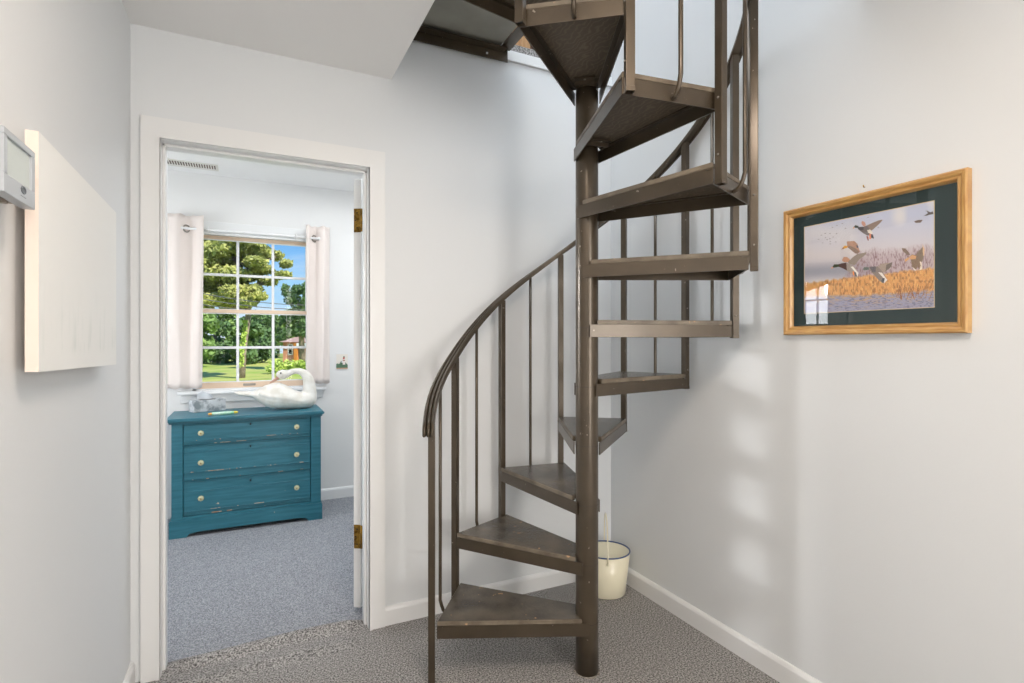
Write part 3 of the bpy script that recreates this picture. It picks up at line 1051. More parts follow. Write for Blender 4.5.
# thin round balusters bent into the tread ends
for i in range(1, 12):
    a = A1 - STEP * (i - 1)
    k = i - .5
    z0 = i * RIS - .056
    z1 = rail_z(k) + .006
    rin = RR * math.cos(R_(HW)) + .002
    b = MB()
    pts = [pol(a, rin, z0 + .0), pol(a, rin + .012, z0 + .004), pol(a, rin + .024, z0 + .016), pol(a, RPOST - .006, z0 + .034), pol(a, RPOST, z0 + .055), pol(a, RPOST, z0 + .1), pol(a, RPOST, (z0 + z1) / 2), pol(a, RPOST, z1)]
    b.tube(pts, .0068, 'steel', 10)
    b.build('baluster', st)
# hand rail: moulded cap rail with three ridges
prof = []
w, hgt = .0225, .020
def ridge(cx, r, n=6):
    return [(cx + r * math.cos(PI - PI * j / n), .008 + .012 * math.sin(PI * j / n)) for j in range(n + 1)]
prof = [(-w, 0), (-w, .008)] + ridge(-w * 2 / 3, w / 3)[1:] + ridge(0, w / 3)[1:] + ridge(w * 2 / 3, w / 3)[1:] + [(w, 0), (w * .55, 0), (w * .55, .005), (-w * .55, .005), (-w * .55, 0)]
pts = []; frames = []
Z = Vector((0, 0, 1))
# start scroll: curls down and back under itself
a0 = A1 + HW + .6
base = pol(a0, RPOST, rail_z(0))
dk = -.02
nk = 140
K = [-.02 + (11.3 + .02) * j / nk for j in range(nk + 1)]
cent = [pol(ang_k(k) + (1.6 if k < 0 else 1.6 * max(0, 1 - k)), RPOST + .008 + .007 * max(0, 1 - max(k, 0)), rail_z(k) if k >= 0 else rail_z(0)) for k in K]
def frame_at(p, q, a):
    t = (q - p).normalized()
    A = Vector((math.cos(R_(a)), math.sin(R_(a)), 0))
    A = (A - t * A.dot(t)).normalized()
    B = A.cross(t)
    if B.z < 0: B = -B
    return t, A, B
t0, A0, B0 = frame_at(cent[0], cent[2], ang_k(0))
rs_ = .022
c_ = cent[0] - B0 * rs_
for j in range(9):
    th = R_(85 - 85 * j / 9)      # from hanging end to the top
    p = c_ + B0 * rs_ * math.cos(th) - t0 * rs_ * math.sin(th)
    pts.append(p)
    frames.append((A0, (B0 * math.cos(th) - t0 * math.sin(th)).normalized()))
for j in range(len(K)):
    p = cent[j]; q = cent[min(j + 1, len(K) - 1)]; p0 = cent[max(j - 1, 0)]
    t, A, B = frame_at(p0, q, ang_k(K[j]))
    pts.append(p); frames.append((A, B))
b = MB()
b.sweep(pts, frames, prof, 'steel', False)
b.build('handrail', st)

# upper landing strip beside the stair head, against the back wall
ld = MB()
LZ = 2.712
pl = [(.30, 2.005), (1.06, 2.142), (1.098, 2.172), (1.098, 2.372), (.30, 2.404)]
ld.prism(pl, LZ - .012, LZ + .006, 'plate_grey', bevel=.001)
lo_ = ld.build('landing', st)
lo_['label'] = 'grey board landing strip at the stair head'
b = MB()
b.bar((.45, 2.395, LZ - .040), (1.142, 2.380, LZ - .040), .005, .072, 'steel')
b.bar((.45, 2.372, LZ - .030), (1.12, 2.355, LZ - .030), .040, .004, 'steel')
b.bar((1.126, 2.382, LZ - .0145), (1.126, 2.095, LZ - .0145), .055, .004, 'steel')
b.bar((1.152, 2.382, LZ + .006), (1.152, 2.095, LZ + .006), .004, .040, 'steel')
b.build('landing_frame', lo_)
for x in (.60, .80, 1.03):
    b = MB(); b.ball((x, 2.374, LZ - .058 + (.0 if x > 1 else .032)), .006, 'tissue', sub=1)
    b.build('screw', lo_)['label'] = 'bright screw head'

# cabinet on the upper floor
cb = thing('wooden_cabinet', 'tan wooden cabinet standing on the upper floor beyond the stair head', 'cabinet', (1.5, 3.5, ZF + .012))
z0 = ZF + .012
b = MB()
b.box((1.16, 3.3, z0), (1.20, 3.75, z0 + 1.6), 'wood', .002)
b.box((2.16, 3.3, z0), (2.20, 3.75, z0 + 1.6), 'wood', .002)
b.box((1.2, 3.3, z0 + 1.56), (2.16, 3.75, z0 + 1.6), 'wood')
b.box((1.2, 3.73, z0), (2.16, 3.75, z0 + 1.56), 'wood_dark')
b.box((1.2, 3.3, z0), (2.16, 3.32, z0 + .07), 'wood')
b.build('case', cb)
for x0 in (1.2, 1.68):
    b = MB()
    b.box((x0 + .002, 3.285, z0 + .072), (x0 + .478, 3.305, z0 + 1.55), 'wood', .003)
    b.box((x0 + .07, 3.281, z0 + .14), (x0 + .41, 3.286, z0 + 1.48), 'wood_dark', .002)
    d = b.build('door', cb)
    b = MB(); b.ball((x0 + (.45 if x0 < 1.5 else .03), 3.27, z0 + .8), .013, 'brass'); b.build('knob', d)
bk = thing('dark_cupboard', 'dark brown wooden cupboard on the upper floor behind the landing', 'cupboard', (.5, 3.3, ZF + .012))
b = MB()
b.box((-.2, 3.0, z0), (1.10, 3.45, z0 + 2.0), 'wood_dark', .004)
b.build('case', bk)
for x0 in (-.18, .465):
    b = MB(); b.box((x0, 2.985, z0 + .08), (x0 + .615, 3.0, z0 + 1.96), 'wood_dark', .003); b.build('door', bk)

# ---------------------------------------------------------------- bucket
d_ = 2.60
bx, by = ray(606, 2.73)
bk = thing('bucket', 'cream enamel bucket with a blue rim standing in the corner behind the pole', 'bucket', (bx, by, 0))
b = MB()
H, rt, rb = .211, .120, .094
b.lathe([(0, .006), (rb - .004, .006), (rb, 0.001), (rb + .003, .004), (rt, H), (rt - .003, H + .001), (rb - .004, .012), (0, .010)], 'cream', c=(bx, by, 0), seg=48)
b.build('pail', bk)
b = MB()
pr = [(rt - .0015 + .0035 * math.cos(2 * PI * j / 8), H + .0035 * math.sin(2 * PI * j / 8)) for j in range(8)]
b.lathe(pr, 'blue', c=(bx, by, 0), seg=48, closed=True)
b.build('rim', bk)['label'] = 'dark blue rolled rim'
b = MB()
va = math.atan2(by, bx) + R_(4)        # bail plane roughly along the line of sight
dx, dy = math.cos(va), math.sin(va)
for s in (-1, 1):
    b = MB(); b.ball((bx + s * dx * (rt + .003), by + s * dy * (rt + .003), H - .025), .009, 'cream')
    b.build('ear', bk)
b = MB()
pts = []
for j in range(25):
    th = PI * j / 24
    pts.append((bx - dx * (rt + .008) * math.cos(th), by - dy * (rt + .008) * math.cos(th), H - .025 + .205 * math.sin(th) ** .8))
b.tube(pts, .0035, 'cream', 8)
b.build('handle', bk)

# ---------------------------------------------------------------- keypad
fx = XL + .055
ky1 = onX(35.2, 180, fx)[0]
ky0 = onX(4, 180, fx)[0]
KZ1 = onX(34.8, 152.5, fx)[1]; KZ0 = onX(35, 210, fx)[1]
kd = thing('security_keypad', 'grey wall keypad with a pale screen at the left edge of the hall', 'keypad', (XL, (ky0 + ky1) / 2, (KZ0 + KZ1) / 2))
b = MB()
b.box((XL - .0005, ky0 + .006, KZ0 + .006), (XL + .036, ky1 - .006, KZ1 - .006), 'keypad_back', .002)
b.build('back_plate', kd)
b = MB()
y0_, y1_ = ky0, ky1
sy0, sy1, sz0_, sz1_ = ky0 + .014, ky1 - .016, KZ0 + .030, KZ1 - .011
for bx_ in (((y0_, KZ0), (y1_, sz0_)), ((y0_, sz1_), (y1_, KZ1)), ((y0_, sz0_), (sy0, sz1_)), ((sy1, sz0_), (y1_, sz1_))):
    b.box((XL + .036, bx_[0][0], bx_[0][1]), (fx, bx_[1][0], bx_[1][1]), 'keypad', .0012)
b.box((XL + .0361, y0_ + .004, KZ0 + .004), (XL + .050, y1_ - .004, KZ1 - .004), 'keypad')
b.build('housing', kd)
b = MB()
b.box((XL + .050, sy0, sz0_), (XL + .0515, sy1, sz1_), 'screen')
b.build('screen', kd)['label'] = 'pale greenish screen'
b = MB()
cy = (ky0 + ky1) / 2 + .012
b.lathe([(0, 0), (.012, 0), (.011, .0012), (.009, .0012), (.0088, .0006), (0, .0006)], 'keytext', seg=24, mtx=Matrix.Translation((fx - .0002, cy, KZ0 + .021)) @ Matrix.Rotation(R_(90), 4, 'Y') @ Matrix.Diagonal((.55, 1, 1, 1)))
b.box((fx - .0002, cy - .006, KZ0 + .0195), (fx + .0006, cy + .006, KZ0 + .0225), 'keytext')
b.box((fx - .0002, cy - .012, KZ0 + .0095), (fx + .0002, cy + .012, KZ0 + .0105), 'keytext')
b.build('badge', kd)['label'] = 'small oval badge'
b = MB()
for y in (ky0 + .03, ky0 + .055, ky0 + .08):
    b = MB(); b.box((XL + .016, y, KZ0 - .002), (XL + .032, y + .012, KZ0 + .007), 'keypad_back', .001)
    b.build('clip', kd)

# ---------------------------------------------------------------- canvas
CX0 = XL + .020; CX1 = XL + .040
cy0 = 1.292; cy1 = 1.950
root = thing('canvas_picture', 'pale faded canvas picture hanging on the left wall', 'picture', (XL, (cy0 + cy1) / 2, 1.21))
def canvasmat():
    m, nt, bs = newmat('canvas_print')
    bs.inputs['Roughness'].default_value = .65
    tc = N(nt, 'ShaderNodeTexCoord')
    sx = N(nt, 'ShaderNodeSeparateXYZ')
    nt.links.new(tc.outputs['Object'], sx.inputs[0])
    mp = N(nt, 'ShaderNodeMapping'); mp.inputs['Scale'].default_value = (1, 22, 5)
    nt.links.new(tc.outputs['Object'], mp.inputs['Vector'])
    no = N(nt, 'ShaderNodeTexNoise', Scale=1.6, Detail=6.0)
    nt.links.new(mp.outputs[0], no.inputs['Vector'])
    thr = N(nt, 'ShaderNodeMapRange'); thr.inputs['From Min'].default_value = .52; thr.inputs['From Max'].default_value = .75
    nt.links.new(no.outputs['Fac'], thr.inputs['Value'])
    zr = N(nt, 'ShaderNodeMapRange'); zr.inputs['From Min'].default_value = .20; zr.inputs['From Max'].default_value = .05
    nt.links.new(sx.outputs['Z'], zr.inputs['Value'])
    zr2 = N(nt, 'ShaderNodeMapRange'); zr2.inputs['From Min'].default_value = .025; zr2.inputs['From Max'].default_value = .045
    nt.links.new(sx.outputs['Z'], zr2.inputs['Value'])
    a = N(nt, 'ShaderNodeMath', operation='MULTIPLY'); nt.links.new(thr.outputs[0], a.inputs[0]); nt.links.new(zr.outputs[0], a.inputs[1])
    a2 = N(nt, 'ShaderNodeMath', operation='MULTIPLY'); nt.links.new(a.outputs[0], a2.inputs[0]); nt.links.new(zr2.outputs[0], a2.inputs[1])
    mx = N(nt, 'ShaderNodeMix', data_type='RGBA'); mx.inputs[6].default_value = srgb(243, 244, 242); mx.inputs[7].default_value = srgb(228, 232, 229)
    nt.links.new(a2.outputs[0], mx.inputs[0]); nt.links.new(mx.outputs[2], bs.inputs['Base Color'])
    nb = N(nt, 'ShaderNodeTexNoise', Scale=450.0); nt.links.new(tc.outputs['Object'], nb.inputs['Vector'])
    bp = N(nt, 'ShaderNodeBump', Strength=.15, Distance=.004); nt.links.new(nb.outputs['Fac'], bp.inputs['Height']); nt.links.new(bp.outputs[0], bs.inputs['Normal'])
    return m
M['canvas_print'] = canvasmat()
b = MB()
q = [(cy0, 1.212), (cy1, 1.200), (cy1, 1.650), (cy0, 1.662)]
lo = [b.bm.verts.new((CX0, y, z)) for y, z in q]; hi = [b.bm.verts.new((CX1, y, z)) for y, z in q]
f = b.bm.faces.new(hi); b.faces([f], 'canvas_print')
b.faces([b.bm.faces.new(lo[::-1])] + [b.bm.faces.new((lo[i], lo[(i + 1) % 4], hi[(i + 1) % 4], hi[i])) for i in range(4)], 'canvas_side')
b.build('canvas', root)
b = MB()
b.box((XL, cy0 + .07, 1.262), (CX0, cy1 - .05, 1.60), 'canvas_side')
b.build('stretcher', root)

# ---------------------------------------------------------------- duck picture on the right wall
FX = XR - .026
o4 = [onX(782.6, 213, FX + .004), onX(968.3, 165.5, FX + .004), onX(972.1, 332.2, FX + .004), onX(786.1, 335.4, FX + .004)]
py1 = (o4[0][0] + o4[3][0]) / 2; py0 = (o4[1][0] + o4[2][0]) / 2
py1 += .003; py0 += .005
pz1, pz0 = (o4[0][1] + o4[1][1]) / 2, (o4[2][1] + o4[3][1]) / 2
root = thing('duck_picture', 'oak-framed picture of mallards landing over reeds on the right wall', 'framed picture', (XR, (py0 + py1) / 2, pz0))
fw = .031
prof = [(0, 0), (0, .022), (.004, .026), (.012, .025), (.018, .019), (.024, .020), (.028, .014), (fw, .008), (fw, 0)]
b = MB()
corners = [(py0, pz0), (py1, pz0), (py1, pz1), (py0, pz1)]
diag = [(1, 1), (-1, 1), (-1, -1), (1, -1)]
rings = []
for (y, z), (sy, sz) in zip(corners, diag):
    rings.append([b.bm.verts.new((XR - .001 - hgt, y + sy * a, z + sz * a)) for a, hgt in prof])
fs = []
for i in range(4):
    r0, r1 = rings[i], rings[(i + 1) % 4]
    for j in range(len(prof)):
        j2 = (j + 1) % len(prof)
        fs.append(b.bm.faces.new((r0[j], r1[j], r1[j2], r0[j2])))
    b.faces(fs[-len(prof):], 'gold' if i % 2 == 0 else 'gold_v')
b.build('frame', root)
MX = XR - .008
b = MB()
b.box((MX, py0 + fw - .004, pz0 + fw - .004), (XR - .002, py1 - fw + .004, pz1 - fw + .004), 'mat')
b.build('mount', root)['label'] = 'dark green mount board'
ic = [onX(803.7, 227.6, MX), onX(933.4, 199.8, MX), onX(936.1, 308.2, MX), onX(804.6, 313.2, MX)]
iy1 = (ic[0][0] + ic[3][0]) / 2; iy0 = (ic[1][0] + ic[2][0]) / 2; iz1 = (ic[0][1] + ic[1][1]) / 2; iz0 = (ic[2][1] + ic[3][1]) / 2


def inpoly(X, Y, P):
    r = np.zeros(X.shape, bool)
    n = len(P)
    for i in range(n):
        x0, y0 = P[i]; x1, y1 = P[(i + 1) % n]
        if y0 == y1: continue
        c = ((y0 > Y) != (y1 > Y)) & (X < (x1 - x0) * (Y - y0) / (y1 - y0) + x0)
        r ^= c
    return r


def vnoise(X, Y, s, seed):
    g = np.random.default_rng(seed).random((256, 256))
    x = X * s; y = Y * s
    xi = np.floor(x).astype(int); yi = np.floor(y).astype(int)
    fx_ = x - xi; fy_ = y - yi
    fx_ = fx_ * fx_ * (3 - 2 * fx_); fy_ = fy_ * fy_ * (3 - 2 * fy_)
    def G(a, b_): return g[a % 256, b_ % 256]
    return (G(xi, yi) * (1 - fx_) + G(xi + 1, yi) * fx_) * (1 - fy_) + (G(xi, yi + 1) * (1 - fx_) + G(xi + 1, yi + 1) * fx_) * fy_


def Apt(l): return [(825 + x / 17.07, 210 + y / 17.07) for x, y in l]
def Bpt(l): return [(825 + x / 17.07, 240 + y / 17.07) for x, y in l]
def Cpt(l): return [(860 + x / 13.65, 240 + y / 13.65) for x, y in l]
DUCKS = [
    # top drake
    (Apt([(620, 215), (640, 185), (680, 205), (700, 250), (680, 290), (640, 260)]), (190, 145, 130)),
    (Apt([(700, 270), (800, 225), (920, 175), (995, 165), (940, 225), (870, 290), (800, 350), (740, 340)]), (140, 122, 112)),
    (Apt([(560, 290), (660, 285), (720, 265), (760, 320), (800, 370), (790, 420), (730, 440), (660, 400), (570, 330)]), (112, 104, 104)),
    (Apt([(560, 292), (660, 285), (660, 340), (610, 350), (565, 325)]), (80, 76, 80)),
    (Apt([(720, 345), (770, 330), (815, 380), (800, 415), (740, 390)]), (214, 206, 196)),
    (Apt([(495, 285), (520, 258), (575, 272), (575, 305), (520, 305)]), (62, 72, 66)),
    (Apt([(470, 325), (490, 285), (510, 305)]), (210, 150, 90)),
    (Apt([(760, 405), (785, 405), (790, 500), (755, 490)]), (220, 130, 90)),
    (Apt([(790, 410), (820, 420), (840, 490), (790, 475)]), (66, 70, 78)),
    (Apt([(705, 445), (740, 450), (750, 525), (730, 520)]), (140, 80, 80)),
    # hen
    (Bpt([(375, 25), (500, 15), (560, 70), (575, 130), (600, 200), (560, 235), (520, 230), (430, 160), (380, 110)]), (176, 138, 116)),
    (Bpt([(380, 115), (440, 100), (520, 140), (590, 200), (560, 235), (510, 225), (430, 160)]), (134, 112, 100)),
    (Bpt([(305, 120), (345, 92), (390, 105), (380, 135), (320, 150)]), (216, 160, 70)),
    (Bpt([(280, 165), (310, 120), (330, 150)]), (150, 110, 90)),
    (Bpt([(535, 85), (560, 95), (575, 130), (545, 130)]), (60, 72, 96)),
    # left drake
    (Bpt([(290, 345), (320, 290), (380, 290), (430, 330), (410, 380), (320, 375)]), (196, 150, 124)),
    (Bpt([(390, 380), (480, 290), (560, 235), (715, 210), (690, 255), (580, 340), (510, 430), (430, 410)]), (142, 130, 118)),
    (Bpt([(240, 410), (360, 385), (440, 410), (520, 470), (560, 560), (560, 640), (520, 620), (470, 590), (400, 540), (300, 480), (240, 460)]), (156, 146, 140)),
    (Bpt([(240, 408), (365, 385), (375, 520), (300, 480), (240, 460)]), (78, 54, 50)),
    (Bpt([(440, 460), (480, 450), (570, 560), (560, 630), (530, 560)]), (228, 224, 218)),
    (Bpt([(130, 450), (160, 415), (240, 415), (245, 455), (150, 475)]), (52, 62, 36)),
    (Bpt([(100, 490), (125, 460), (150, 475)]), (224, 150, 70)),
    (Bpt([(470, 540), (490, 530), (510, 610), (480, 600)]), (226, 140, 70)),
    (Bpt([(495, 550), (530, 550), (545, 625), (510, 615)]), (90, 92, 96)),
    # middle drake
    (Cpt([(240, 365), (300, 320), (420, 310), (435, 345), (380, 405), (330, 450), (270, 410)]), (160, 144, 132)),
    (Cpt([(360, 340), (420, 310), (445, 300), (430, 365), (350, 430)]), (110, 100, 92)),
    (Cpt([(125, 370), (240, 360), (300, 420), (350, 500), (370, 545), (310, 590), (250, 540), (180, 460), (130, 405)]), (134, 122, 114)),
    (Cpt([(130, 365), (220, 360), (215, 440), (170, 440)]), (96, 92, 98)),
    (Cpt([(250, 440), (300, 445), (375, 545), (330, 590), (320, 520)]), (226, 220, 214)),
    (Cpt([(40, 400), (60, 370), (120, 370), (125, 405), (55, 415)]), (92, 104, 96)),
    (Cpt([(290, 560), (310, 520), (340, 520), (325, 590)]), (70, 74, 80)),
    # right hen
    (Cpt([(570, 110), (620, 115), (670, 170), (690, 205), (640, 200), (585, 150)]), (122, 104, 90)),
    (Cpt([(770, 190), (850, 100), (870, 90), (880, 200), (850, 300), (800, 290)]), (126, 110, 94)),
    (Cpt([(855, 60), (885, 120), (880, 210), (862, 220)]), (212, 182, 146)),
    (Cpt([(680, 220), (720, 195), (790, 215), (830, 290), (850, 390), (820, 420), (790, 360), (760, 415), (710, 370), (700, 290)]), (130, 108, 88)),
    (Cpt([(670, 230), (720, 200), (770, 220), (760, 260), (690, 265)]), (204, 156, 110)),
    (Cpt([(610, 270), (660, 235), (675, 260), (620, 300)]), (208, 160, 100)),
    (Cpt([(710, 365), (770, 410), (750, 420)]), (226, 220, 214)),
    (Cpt([(815, 290), (840, 300), (850, 400), (810, 415), (830, 350)]), (226, 214, 196)),
    # two far ducks at the right edge
    ([(914, 221.5), (918, 220), (923, 219.8), (921, 222.5), (916, 223)], (110, 92, 84)),
    ([(924, 216), (929, 212.5), (933, 211.5), (933.5, 214), (929, 215)], (84, 74, 72)),
    ([(926, 210.5), (930, 212), (932, 214), (929, 214)], (84, 74, 72)),
]
FLOCK = Apt([(130, 297), (205, 262), (297, 230), (352, 314), (735, 125), (912, 297), (85, 402), (200, 402), (10, 470), (85, 490), (140, 460), (40, 505), (90, 535), (185, 545), (92, 578), (5, 400), (-60, 430), (-110, 500), (-40, 560)])


def duckcol(U, V):
    Yw = iy0 + (iy1 - iy0) * U; Zw = iz0 + (iz1 - iz0) * V
    X, Y = pj(MX, Yw, Zw)
    c = np.zeros(U.shape + (3,))
    def mixc(c, col, w):
        w = np.clip(w, 0, 1)[..., None]
        return c * (1 - w) + np.array(col, float) * w
    c[:] = (186, 192, 212)
    c = mixc(c, (206, 200, 202), (Y - 215) / 40)
    c = mixc(c, (222, 218, 216), (vnoise(X, Y, .06, 2) - .5) * 1.6)
    c = mixc(c, (150, 152, 166), np.exp(-((Y - (272 - (X - 805) * .05)) / 8) ** 2) * (X < 870) * .9)
    # bare shrubs
    tw = vnoise(X, Y * .35, 1.1, 5) * .6 + vnoise(X, Y * .3, 2.4, 6) * .4
    top = 250 - 4 * vnoise(X, Y * 0, .12, 8) - np.clip((X - 858) * .05, 0, 4)
    top = np.where(X < 858, 250 + (858 - X) * 1.8, top)
    ms = np.clip((Y - top) / 10, 0, 1)
    c = mixc(c, (168, 146, 154), ms * (.35 + .65 * tw))
    c = mixc(c, (132, 104, 108), ms * np.clip((tw - .52) * 5, 0, 1) * .8)
    # reeds
    rt_ = 281 - (X - 805) * .12 + 2 * vnoise(X, Y * 0, .5, 9)
    mr = np.clip((Y - rt_) / 2.5, 0, 1)
    rn = vnoise(X, Y * .4, .8, 12)
    c = mixc(c, (210, 154, 92), mr)
    c = mixc(c, (150, 100, 60), mr * np.clip((rn - .5) * 2.4, 0, .8))
    c = mixc(c, (228, 186, 120), mr * np.clip((vnoise(X, Y * .3, 1.5, 13) - .6) * 3, 0, .8))
    # water
    wt = 294 - (X - 850) * .07 + 2 * vnoise(X, Y * 0, .3, 15)
    wt = np.where(X < 850, 294 + (850 - X) * .02, wt)
    mw = np.clip((Y - wt) / 3, 0, 1)
    wn = vnoise(X * .25, Y, 1.3, 17)
    c = mixc(c, (152, 152, 176), mw)
    c = mixc(c, (196, 156, 110), mw * np.clip((wn - .45) * 3, 0, 1) * np.clip(1 - (Y - wt) / 16, .1, 1))
    c = mixc(c, (104, 106, 130), mw * np.clip((vnoise(X * .3, Y, 1.6, 18) - .6) * 4, 0, .7))
    for fx_, fy_ in FLOCK:
        c[((X - fx_) / .8) ** 2 + ((Y - fy_) / .35) ** 2 < 1] = (140, 132, 136)
    for P, col in DUCKS:
        P = [(x, y) for x, y in P]
        m = inpoly(X, Y, P)
        c[m] = col
    # twigs at lower right
    for k in range(26):
        x0 = 896 + 34 * random.random(); y0 = 300 - 6 * random.random(); x1 = x0 + random.uniform(-3, 4); y1 = y0 - random.uniform(5, 13)
        t = np.clip(((X - x0) * (x1 - x0) + (Y - y0) * (y1 - y0)) / ((x1 - x0) ** 2 + (y1 - y0) ** 2), 0, 1)
        dd = np.hypot(X - x0 - t * (x1 - x0), Y - y0 - t * (y1 - y0))
        c[dd < .28] = (150, 100, 62)
    e = (U < .006) | (U > .994) | (V < .008) | (V > .992)
    c[e] = (206, 186, 150)
    return np.clip((c - 128) * 1.06 + 140, 8, 246)
pr = ink_grid('printed_picture', 460, 360, lambda u, v: (MX - .0006, iy0 + (iy1 - iy0) * u, iz0 + (iz1 - iz0) * v), duckcol, root)
pr['label'] = 'colour print of landing ducks'
b = MB()
b.box((XR - .0135, py0 + fw - .006, pz0 + fw - .006), (XR - .0115, py1 - fw + .006, pz1 - fw + .006), 'pglass')
b.build('glass_pane', root)
b = MB()
hy, hz = onX(864, 187, XR - .004)
b.tube([(XR, hy, hz), (XR - .006, hy, hz), (XR - .008, hy, hz + .006)], .0018, 'brass', 8)
tag(b.build('picture_hook', None, (XR - .003, hy, hz)), 'tiny hook on the wall just above the duck picture', 'hook')

# ---------------------------------------------------------------- outside
GZ = -1.2
def lawn(b):
    n = 40
    grid_floor(b, -80, 80, YF + .3, 110, 40, 40, 'grass', lambda x, y: GZ + .25 * math.sin(x * .09) * min(1, y / 60))
struct('ground', 'sunny green lawn outside the bedroom window', 'lawn', lawn)


def leafmesh(b, clusters, n, size, mats, seed):
    r = np.random.default_rng(seed)
    for (cx, cy, cz, rx, ry, rz, k) in clusters:
        mi = b.mi(mats)
        cnt = int(n * k)
        d = r.normal(size=(cnt, 3)); d /= np.linalg.norm(d, axis=1)[:, None]
        rad = r.random(cnt) ** .45
        P = d * rad[:, None] * np.array([rx, ry, rz]) + np.array([cx, cy, cz])
        for p in P:
            nrm = Vector(r.normal(size=3)).normalized()
            nrm = (nrm + Vector((0, 0, .5))).normalized()
            t = nrm.cross(Vector(r.normal(size=3))).normalized(); q = nrm.cross(t)
            s = size * (.6 + .8 * r.random())
            c = Vector(p)
            vs = [b.bm.verts.new(c + t * s * u + q * s * .6 * w_) for u, w_ in ((-1, 0), (0, -1), (1, 0), (0, 1))]
            f = b.bm.faces.new(vs); f.material_index = mi


def tree(name, label, cat, base, trunk, clusters, n, size, leafm, seed, group=None, ivy=None, branches=()):
    root = thing(name, label, cat, base, group)
    b = MB()
    b.tube([(x, y, z) for x, y, z, r in trunk], 0, 'bark', 10, rs=[r for *_, r in trunk])
    for br in branches:
        b.tube([(x, y, z) for x, y, z, r in br], 0, 'bark', 6, rs=[r for *_, r in br])
    b.build('trunk', root)
    b = MB(); leafmesh(b, clusters, n, size, leafm, seed); b.build('foliage', root)
    if ivy:
        b = MB(); leafmesh(b, ivy, n, size * .7, 'ivy', seed + 1); b.build('ivy', root)['label'] = 'bright green ivy on the trunk'
    return root


def P3(px, py, dist):
    x, y = ray(px, dist)
    return x, y, HC + (340.86 - py) * dist / FPX


# big pine
D = 36
k = D / FPX
tb = P3(241, 378, D)
trunk = [(*P3(241, 378, D)[:2], GZ - .1, .27), (*P3(243, 350, D), .22), (*P3(246, 330, D), .2), (*P3(249, 312, D), .18), (*P3(246, 290, D), .16), (*P3(240, 268, D), .18), (*P3(232, 250, D), .1)]
tops = [(205, 240, 9, 4), (222, 236, 8, 3), (215, 250, 13, 6), (238, 250, 12, 5), (252, 246, 11, 4), (264, 253, 9, 4), (276, 256, 6, 3), (286, 264, 5, 2.5), (283, 275, 7, 2.5), (262, 270, 10, 3), (268, 281, 8, 3), (205, 262, 10, 5), (225, 264, 12, 5), (248, 262, 9, 4), (204, 280, 10, 5), (222, 284, 12, 5), (240, 280, 9, 3.5), (252, 289, 8, 3.5), (210, 300, 12, 5), (228, 303, 10, 4), (246, 302, 9, 4), (258, 296, 7, 3), (200, 250, 8, 5), (190, 270, 12, 8), (188, 295, 12, 8), (243, 240, 6, 2), (180, 245, 12, 6), (212, 272, 12, 7), (232, 274, 11, 6), (216, 258, 12, 6), (236, 292, 12, 6), (206, 292, 12, 7), (250, 276, 8, 4), (256, 262, 9, 4), (228, 244, 9, 4), (202, 305, 9, 6)]
cl = []
for (x, y, rx, rz) in tops:
    X, Y, Z_ = P3(x, y, D + random.uniform(-1.5, 1.5))
    cl.append((X, Y, Z_, rx * k * 1.25, 1.6, rz * k * 1.3, rx / 7))
br = []
for (x, y, rx, rz) in tops[::2]:
    p0 = P3(246, min(310, y + 14), D); p1 = P3((x + 246) / 2, y + 6, D); p2 = P3(x, y + 1, D)
    br.append([(*p0, .12), (*p1, .08), (*p2, .04)])
ivy = [(*P3(243 + (345 - y) * .1, y, D - .35), 0.17, .2, .4, .09) for y in (362, 355, 347, 340, 332, 324, 336)]
tree('pine_tree', 'tall pine with layered crown and ivy on its leaning trunk outside the window', 'tree', tb[:2] + (GZ,), trunk, cl, 520, .14, 'pine', 1, None, ivy, br)
# dark broadleaf at the right
D = 46; k = D / FPX
tops = [(292, 298, 8, 8), (302, 305, 9, 9), (285, 290, 4, 6), (298, 290, 7, 5), (306, 290, 6, 8), (296, 315, 11, 8), (305, 325, 10, 8), (287, 318, 7, 6), (312, 312, 9, 12), (288, 331, 7, 5), (300, 332, 8, 5), (310, 334, 8, 6), (281, 336, 5, 5)]
cl = [(*P3(x, y, D), rx * k, 1.8, rz * k, rx / 9) for x, y, rx, rz in tops]
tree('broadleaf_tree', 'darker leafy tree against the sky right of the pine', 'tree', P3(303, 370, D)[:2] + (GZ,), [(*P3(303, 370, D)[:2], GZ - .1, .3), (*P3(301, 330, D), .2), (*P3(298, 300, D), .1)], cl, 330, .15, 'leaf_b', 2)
# wood behind the lawn
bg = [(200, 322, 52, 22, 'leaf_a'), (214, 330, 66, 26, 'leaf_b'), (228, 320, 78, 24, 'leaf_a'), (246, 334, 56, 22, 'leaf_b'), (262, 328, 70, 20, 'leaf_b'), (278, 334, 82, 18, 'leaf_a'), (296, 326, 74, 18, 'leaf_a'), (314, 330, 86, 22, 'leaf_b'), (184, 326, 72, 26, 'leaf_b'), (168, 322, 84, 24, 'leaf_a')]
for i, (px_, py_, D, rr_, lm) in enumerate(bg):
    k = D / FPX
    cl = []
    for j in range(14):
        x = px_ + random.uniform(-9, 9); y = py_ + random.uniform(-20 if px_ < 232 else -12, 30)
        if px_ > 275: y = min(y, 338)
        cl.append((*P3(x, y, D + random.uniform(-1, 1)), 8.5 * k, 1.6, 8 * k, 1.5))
    tree('woodland_tree', 'dense leafy tree in the dark belt of trees behind the lawn', 'tree', P3(px_, 365, D)[:2] + (GZ,), [(*P3(px_, 365, D)[:2], GZ - .1, .25), (*P3(px_ + 1, 330, D), .18)], cl, 150, .3, lm, 20 + i, 'trees behind the lawn')
